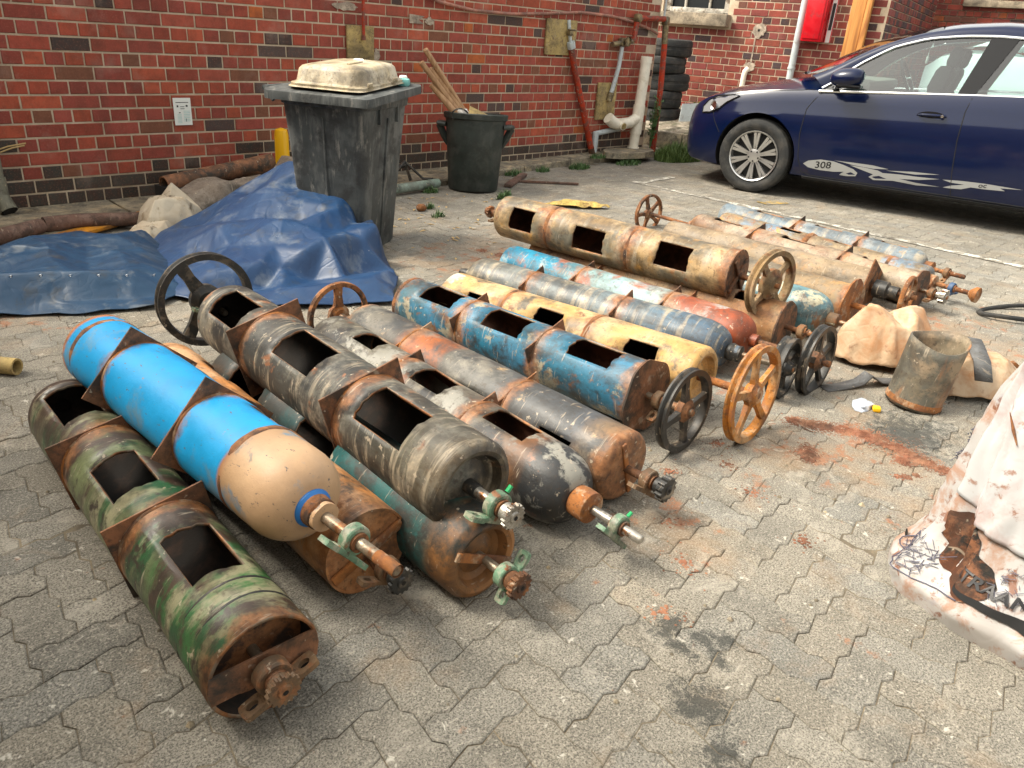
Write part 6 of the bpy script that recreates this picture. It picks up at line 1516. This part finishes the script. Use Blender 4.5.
def hoop(mb, c, rx, ry, tilt, a0=0, a1=360):
    pts = [Vector(c)+RZ(tilt).to_3x3() @ Vector((rx*math.cos(R(a)), ry*math.sin(R(a)), .014+.012*math.sin(R(a*2)))) for a in range(a0, a1, 12)]; mb.tube(pts, .013, 8, closed=a1-a0 >= 360)
hoop(mb, (5.10, .76, .004), .27, .13, R(-35)); tag(obj('rubber_hoop', mb, M['rubber']), 'large black rubber hoop lying at the right edge of the yard', 'hoop', 'rubber hoops on the pavers')
mb = MB(); hoop(mb, (5.17, .62, .03), .17, .09, R(-30)); tag(obj('rubber_hoop', mb, M['rubber']), 'smaller black rubber hoop on the larger hoop, right edge', 'hoop', 'rubber hoops on the pavers')
mb = MB(); mb.lathe([(-.014, 0), (-.014, .022), (.014, .022), (.014, 0)], 6); tag(obj('rusty_nut', mb, M['rust_orange'], M=T(4.09, .575, .022) @ RZ(.6), smooth=20), 'big rusty nut on the pavers behind the white sack', 'nut')
# rust powder
M['powder'] = weathered('red_rust_powder', (.25, .095, .048), [((.33, .165, .095), 9, .56, .1), ((.17, .06, .03), 14, .6, .06)], .98, 0, 1.0, kind='World', sat=.95)
def powder(name, pts, label, hgt=.012, n=900, seed=0, mound=True):
    mb = MB()
    for q in range(n):
        i = random.randrange(len(pts)); x, y, r = pts[i]; a = random.random()*6.28; d = r*abs(random.gauss(0, .55)); px_, py_ = x+math.cos(a)*d, y+math.sin(a)*d
        s_ = random.uniform(.0008, .0026)*(1.4 if d < r*.5 else 1); h_ = hgt*max(.15, 1-d/r)*random.uniform(.4, 1); aa = random.random()*3
        k = 5; mb.add([(px_, py_, h_+s_)]+[(px_+math.cos(aa+j*2*math.pi/k)*s_*1.8, py_+math.sin(aa+j*2*math.pi/k)*s_*1.8, .0012) for j in range(k)], [(0, j+1, (j+1) % k+1) for j in range(k)])
    # mound sheets
    for i, (x, y, r) in enumerate(pts if mound else []):
        m_ = 22; ring = [(x+math.cos(2*math.pi*k/m_)*r*(.52+.30*nz(k*.8, i+seed)), y+math.sin(2*math.pi*k/m_)*r*(.52+.30*nz(k*.8, i+seed))) for k in range(m_)]
        R1 = [(x+(a-x)*.6, y+(b-y)*.6) for a, b in ring]; vs = [(x, y, hgt*.8)]+[(a, b, hgt*(.55+.3*nz(a*40, b*40))) for a, b in R1]+[(a, b, .0015) for a, b in ring]
        mb.add(vs, [(0, 1+k, 1+(k+1) % m_) for k in range(m_)]+[(1+k, 1+m_+k, 1+m_+(k+1) % m_, 1+(k+1) % m_) for k in range(m_)])
    return tag(obj(name, mb, M['powder'], smooth=50), label, 'rust powder', kind='stuff')
powder('rust_powder', [(2.71, 1.00, .05), (2.73, .95, .055), (2.76, .90, .06), (2.79, .84, .07), (2.82, .78, .075), (2.82, .72, .075), (2.81, .66, .06), (2.80, .60, .06), (2.79, .54, .055), (2.78, .48, .045), (2.73, .60, .04)], 'long streak of red rust powder on the pavers before the bucket', .008, 6500)
powder('rust_powder', [(2.50, .85, .05), (2.47, .83, .04), (2.53, .86, .04)], 'small heap of red rust powder left of the long streak', .009, 1300)
powder('rust_powder', [(2.62, .545, .03), (2.60, .57, .025), (2.66, .53, .02)], 'thin orange crumbs of rust near the white sack', .006, 160)
powder('rust_powder', [(3.40, 3.30, .10), (3.36, 3.45, .07), (3.30, 3.15, .10)], 'orange rust dust under the far end of the tan drum', .010, 500)
powder('rust_powder', [(3.95, 1.25, .12), (3.85, 1.18, .10), (4.10, 1.15, .10), (3.72, 1.18, .08)], 'rust flakes under the shafts behind the dusty sack', .014, 800)
powder('rust_powder', [(1.75, .93, .07), (2.0, 1.1, .06), (2.3, 1.1, .06), (2.2, 1.0, .06), (1.62, .80, .08), (1.98, .62, .08), (1.4, .72, .06), (2.1, .85, .07)], 'scattered rust crumbs in front of the drums', .003, 420, mound=False)

# ------------------------------------------------------------------ white sack at the right edge
t = NT('printed_white_sack'); v = t.coord('World')
n1 = t.noise(v, 9, 8, .68, .3); n2 = t.noise(t.coord('World', 6), 20, 6, .65)
col = t.mix(t.step(n1, .55, .12), (.50, .44, .40), (.42, .32, .26)); col = t.mix(t.step(n2, .60, .04), col, (.28, .105, .045))
col = t.mix(t.math('MULTIPLY', t.step(t.noise(t.coord('World', 12), 5, 7, .7), .60, .05), .8), col, (.42, .20, .10))
t.bump(t.math('ADD', t.noise(t.coord('World', 3), 22, 6, .65, 1.0), t.math('MULTIPLY', t.noise(v, 420, 2, .5), .2)), .4, .012)
M['sack'] = cloth_mat('printed_white_sack', (.44, .44, .44), (.40, .375, .355), [((.33, .16, .085), 8, .545, .05, .75), ((.20, .08, .04), 16, .585, .03, .9), ((.30, .29, .34), 10, .62, .04, .5)], .5, .16, 9, .06)
t = NT('thin_white_liner'); v = t.coord('World'); n1 = t.noise(v, 7, 7, .65, .4)
col = t.mix(t.step(t.noise(t.coord('World', 2), 5, 6, .6), .60, .10), (.62, .58, .55), (.55, .37, .31)); col = t.mix(t.step(t.noise(t.coord('World', 22), 14, 6, .65), .68, .04), col, (.40, .16, .08))
t.bump(t.noise(v, 16, 6, .65, 1.2), .4, .014); M['liner'] = cloth_mat('thin_white_liner', (.47, .48, .49), (.46, .45, .445), [((.42, .25, .22), 5, .58, .07, .55), ((.26, .115, .06), 15, .62, .03, .8)], .4, .14, 8, 0)
SEC = [(0.0, 2.13, -.02, .235, .425), (.05, 2.13, -.02, .250, .435), (.10, 2.14, -.03, .225, .415), (.16, 2.15, -.03, .19, .385), (.24, 2.155, -.01, .16, .345), (.34, 2.16, .02, .135, .300), (.45, 2.165, .07, .105, .240), (.56, 2.17, .13, .070, .17), (.635, 2.17, .17, .035, .11)]
_fc = {}
def facet(u, v, seed, nu, nv):
    """piecewise-linear noise: crumpled facets, wraps in u"""
    def h(i, j):
        k = (seed, i % nu, j)
        if k not in _fc: _fc[k] = random.Random(hash(k)).uniform(-1, 1)
        return _fc[k]
    x, y = u*nu, v*nv; i, j = math.floor(x), math.floor(y); a, b = x-i, y-j
    if (i+j) % 2 == 0:
        if a > b: return h(i, j)+(h(i+1, j)-h(i, j))*a+(h(i+1, j+1)-h(i+1, j))*b
        return h(i, j)+(h(i, j+1)-h(i, j))*b+(h(i+1, j+1)-h(i, j+1))*a
    if a+b < 1: return h(i, j)+(h(i+1, j)-h(i, j))*a+(h(i, j+1)-h(i, j))*b
    return h(i+1, j+1)+(h(i, j+1)-h(i+1, j+1))*(1-a)+(h(i+1, j)-h(i+1, j+1))*(1-b)
def sk(u, z, off=0.0):
    cx, cy, rx, ry = (interp([(q[0], q[i]) for q in SEC], z) for i in range(1, 5)); a = u*2*math.pi
    ca, sa = math.cos(a), math.sin(a); vf = abs(math.sin(u*2*math.pi*6.5+1.2*nz(z*3, u*8, 1)+z*1.5)); vg = abs(math.sin(u*2*math.pi*17+2.5*nz(z*4, u*10, 7))); k = 1+min(1, .25+z*3.2)*(.15*(vf-.6)+.05*(vg-.6))+.035*facet(u+z*.25, z, 1, 22, 8)+.012*facet(u-z*.3, z, 2, 50, 22)
    e = .82; cx2 = abs(ca)**e*math.copysign(1, ca); sy2 = abs(sa)**e*math.copysign(1, sa)
    return Vector((cx+(rx*k+off)*cx2, cy+(ry*k+off)*sy2, z+.012*nz(ca*3, sa*3, z*6)*min(1, z*8)))
wsk = empty('white_sack', (2.13, 0, 0)); tag(wsk, 'torn white printed plastic sack standing at the right edge', 'sack')
wl_ = Vector((2.13, 0, 0))
def wob(name, mb, m, **k):
    o_ = obj(name, mb, m, wsk, **k); o_.matrix_local = T(-wl_); return o_
mb = MB(); mb.grid(lambda u, v: sk(u, .635*v), 120, 60, wrapu=True); so = wob('sack_body', mb, M['sack'], smooth=70)
# liner folded out over the camera side (u about .25 - .55 faces the camera)
def lin(u, v):
    uu = .325+u*.235; z = .648-v*(.33+.06*math.sin(u*3.0)+.05*u); z = max(.16, z)
    p = sk(uu, min(z, .615), .003+(.012*math.sin(v*3.0)+.012*ridged(u*4, v*1.5, 4, 1)**3)*min(1, u*5))
    p.z = z+.012*nz(u*6, v*4); return p
mb = MB(); mb.grid(lin, 80, 44); lo = wob('liner', mb, M['liner'], smooth=70); md = lo.modifiers.new('t', 'SOLIDIFY'); md.thickness = .003
def spill(u, v):
    a = u*2*math.pi; q = v*(1+.40*nz(math.cos(a)*1.2, math.sin(a)*1.2, 5)+.12*nz(math.cos(a)*4, math.sin(a)*4, 2)); return sk(.392+.042*q*math.cos(a)-.02*q*math.sin(a), .170+.080*q*math.sin(a), .0045)
mb = MB(); mb.grid(spill, 60, 14, wrapu=True); wob('rust_spill', mb, weathered('dark_rust_spill', (.085, .034, .018), [((.20, .08, .035), 16, .55, .05), ((.012, .010, .008), 12, .56, .04)], .9, 0, .8, kind='World'), smooth=70)
mb = MB(); mb.grid(lambda u, v: sk(.405+u*.16, .105-u*.035+(v-.5)*.028*(.3+u), .007), 24, 4); wob('dark_stripe', mb, M['wellblack'], smooth=70)
def sack_text(body, u0, z0, size, su, sz, off=.008, slant=0.0, m='ink'):
    me_ = text_mesh(body, size, .02); bm = bmesh.new(); bm.from_mesh(me_); bmesh.ops.triangulate(bm, faces=bm.faces); bm.verts.index_update(); mb = MB()
    mb.add([sk(u0+v_.co.x*su, z0+v_.co.y*sz+v_.co.x*slant, off) for v_ in bm.verts], [[q.index for q in f.verts] for f in bm.faces]); bm.free(); o_ = wob('lettering', mb, M[m], smooth=0, fix=False); o_['kind'] = 'stuff'; return o_
sack_text('STRAAN', .405, .134, .036, .50, 1.0, .010, -.16)
M['greyprint'] = plain('grey_print', (.08, .08, .12), .6)
mb = MB()
for k in range(150):
    u = .285+random.random()*.085; z = .065+random.random()*.075; a = random.choice((.5, 2.4, .9))+random.uniform(-.3, .3); l = random.uniform(.008, .022)
    du, dz = math.cos(a)*l*.45, math.sin(a)*l; mb.tube([sk(u, z, .005), sk(u+du, z+dz, .005)], .0009, 4)
for (ua, za), (ub, zb) in (((.27, .085), (.33, .052)), ((.33, .052), (.425, .085)), ((.30, .14), (.275, .09))): mb.tube([sk(ua+(ub-ua)*i/8, za+(zb-za)*i/8, .005) for i in range(9)], .0018, 4)
o = wob('printed_hatching', mb, M['greyprint']); o['kind'] = 'stuff'
mb = MB()
for k in range(45):
    u = .232+random.random()*.022; z = .33+random.random()*.10; mb.tube([sk(u, z, .012), sk(u+random.uniform(-.012, .012), z+random.uniform(-.012, .012), .012)], .0014, 4)
for k in range(90):
    u = .44+random.random()*.06; z = .12+random.random()*.07; mb.tube([sk(u, z, .007), sk(u+random.uniform(-.010, .010), z+random.uniform(-.014, .014), .007)], .0009, 4)
o = wob('printed_scroll', mb, M['greyprint']); o['kind'] = 'stuff'
mb = MB(); mb.tube([lin(.30, .28)+Vector((-.004, .003, 0)), lin(.36, .36)+Vector((-.006, .003, 0)), lin(.41, .42)+Vector((-.004, .002, 0))], [.001, .004, .0015], 6); wob('tear', mb, M['rust_orange'])
mb = MB(); mb.lathe([(0, 0), (0, .012)], 10, sk(.27, .10, .01), RZ(R(120))); wob('hole', mb, M['hole'])
# pebbles and crumbs scattered over the yard
mb = MB()
for k in range(420):
    x = random.uniform(.3, 5.2); y = random.uniform(.1, 4.6); s_ = random.uniform(.0015, .006)*random.choice((1, 1, 1.6)); a = random.random()*3; n_ = 5
    mb.add([(x, y, s_*1.3)]+[(x+math.cos(a+j*1.2566)*s_*1.2, y+math.sin(a+j*1.2566)*s_*1.2, .0008) for j in range(n_)], [(0, j+1, (j+1) % n_+1) for j in range(n_)])
tag(obj('grit', mb, M['apron'], smooth=0), 'loose grit scattered over the pavers', 'grit', kind='stuff')
mb = MB()
for k in range(90):
    x = random.uniform(3.0, 4.6); y = random.uniform(3.0, 5.0); a = random.random()*3.14; l = random.uniform(.01, .035); w_ = l*.3; c_, s_ = math.cos(a), math.sin(a)
    mb.add([(x-c_*l, y-s_*l, .002), (x+s_*w_, y-c_*w_, .006), (x+c_*l, y+s_*l, .003), (x-s_*w_, y+c_*w_, .007)], [(0, 1, 2, 3)])
tag(obj('dead_leaves', mb, M['straw'], smooth=0), 'dry leaf litter near the bins', 'leaves', kind='stuff')

# unseen wall added left of the view to shade that side of the yard
sw = MB(); sw.cbox((-1.35, 1.4, 1.7), (.3, 8.6, 3.5), .02); o = obj('added_shade_wall', sw, M['mortar']); tag(o, kind='structure')
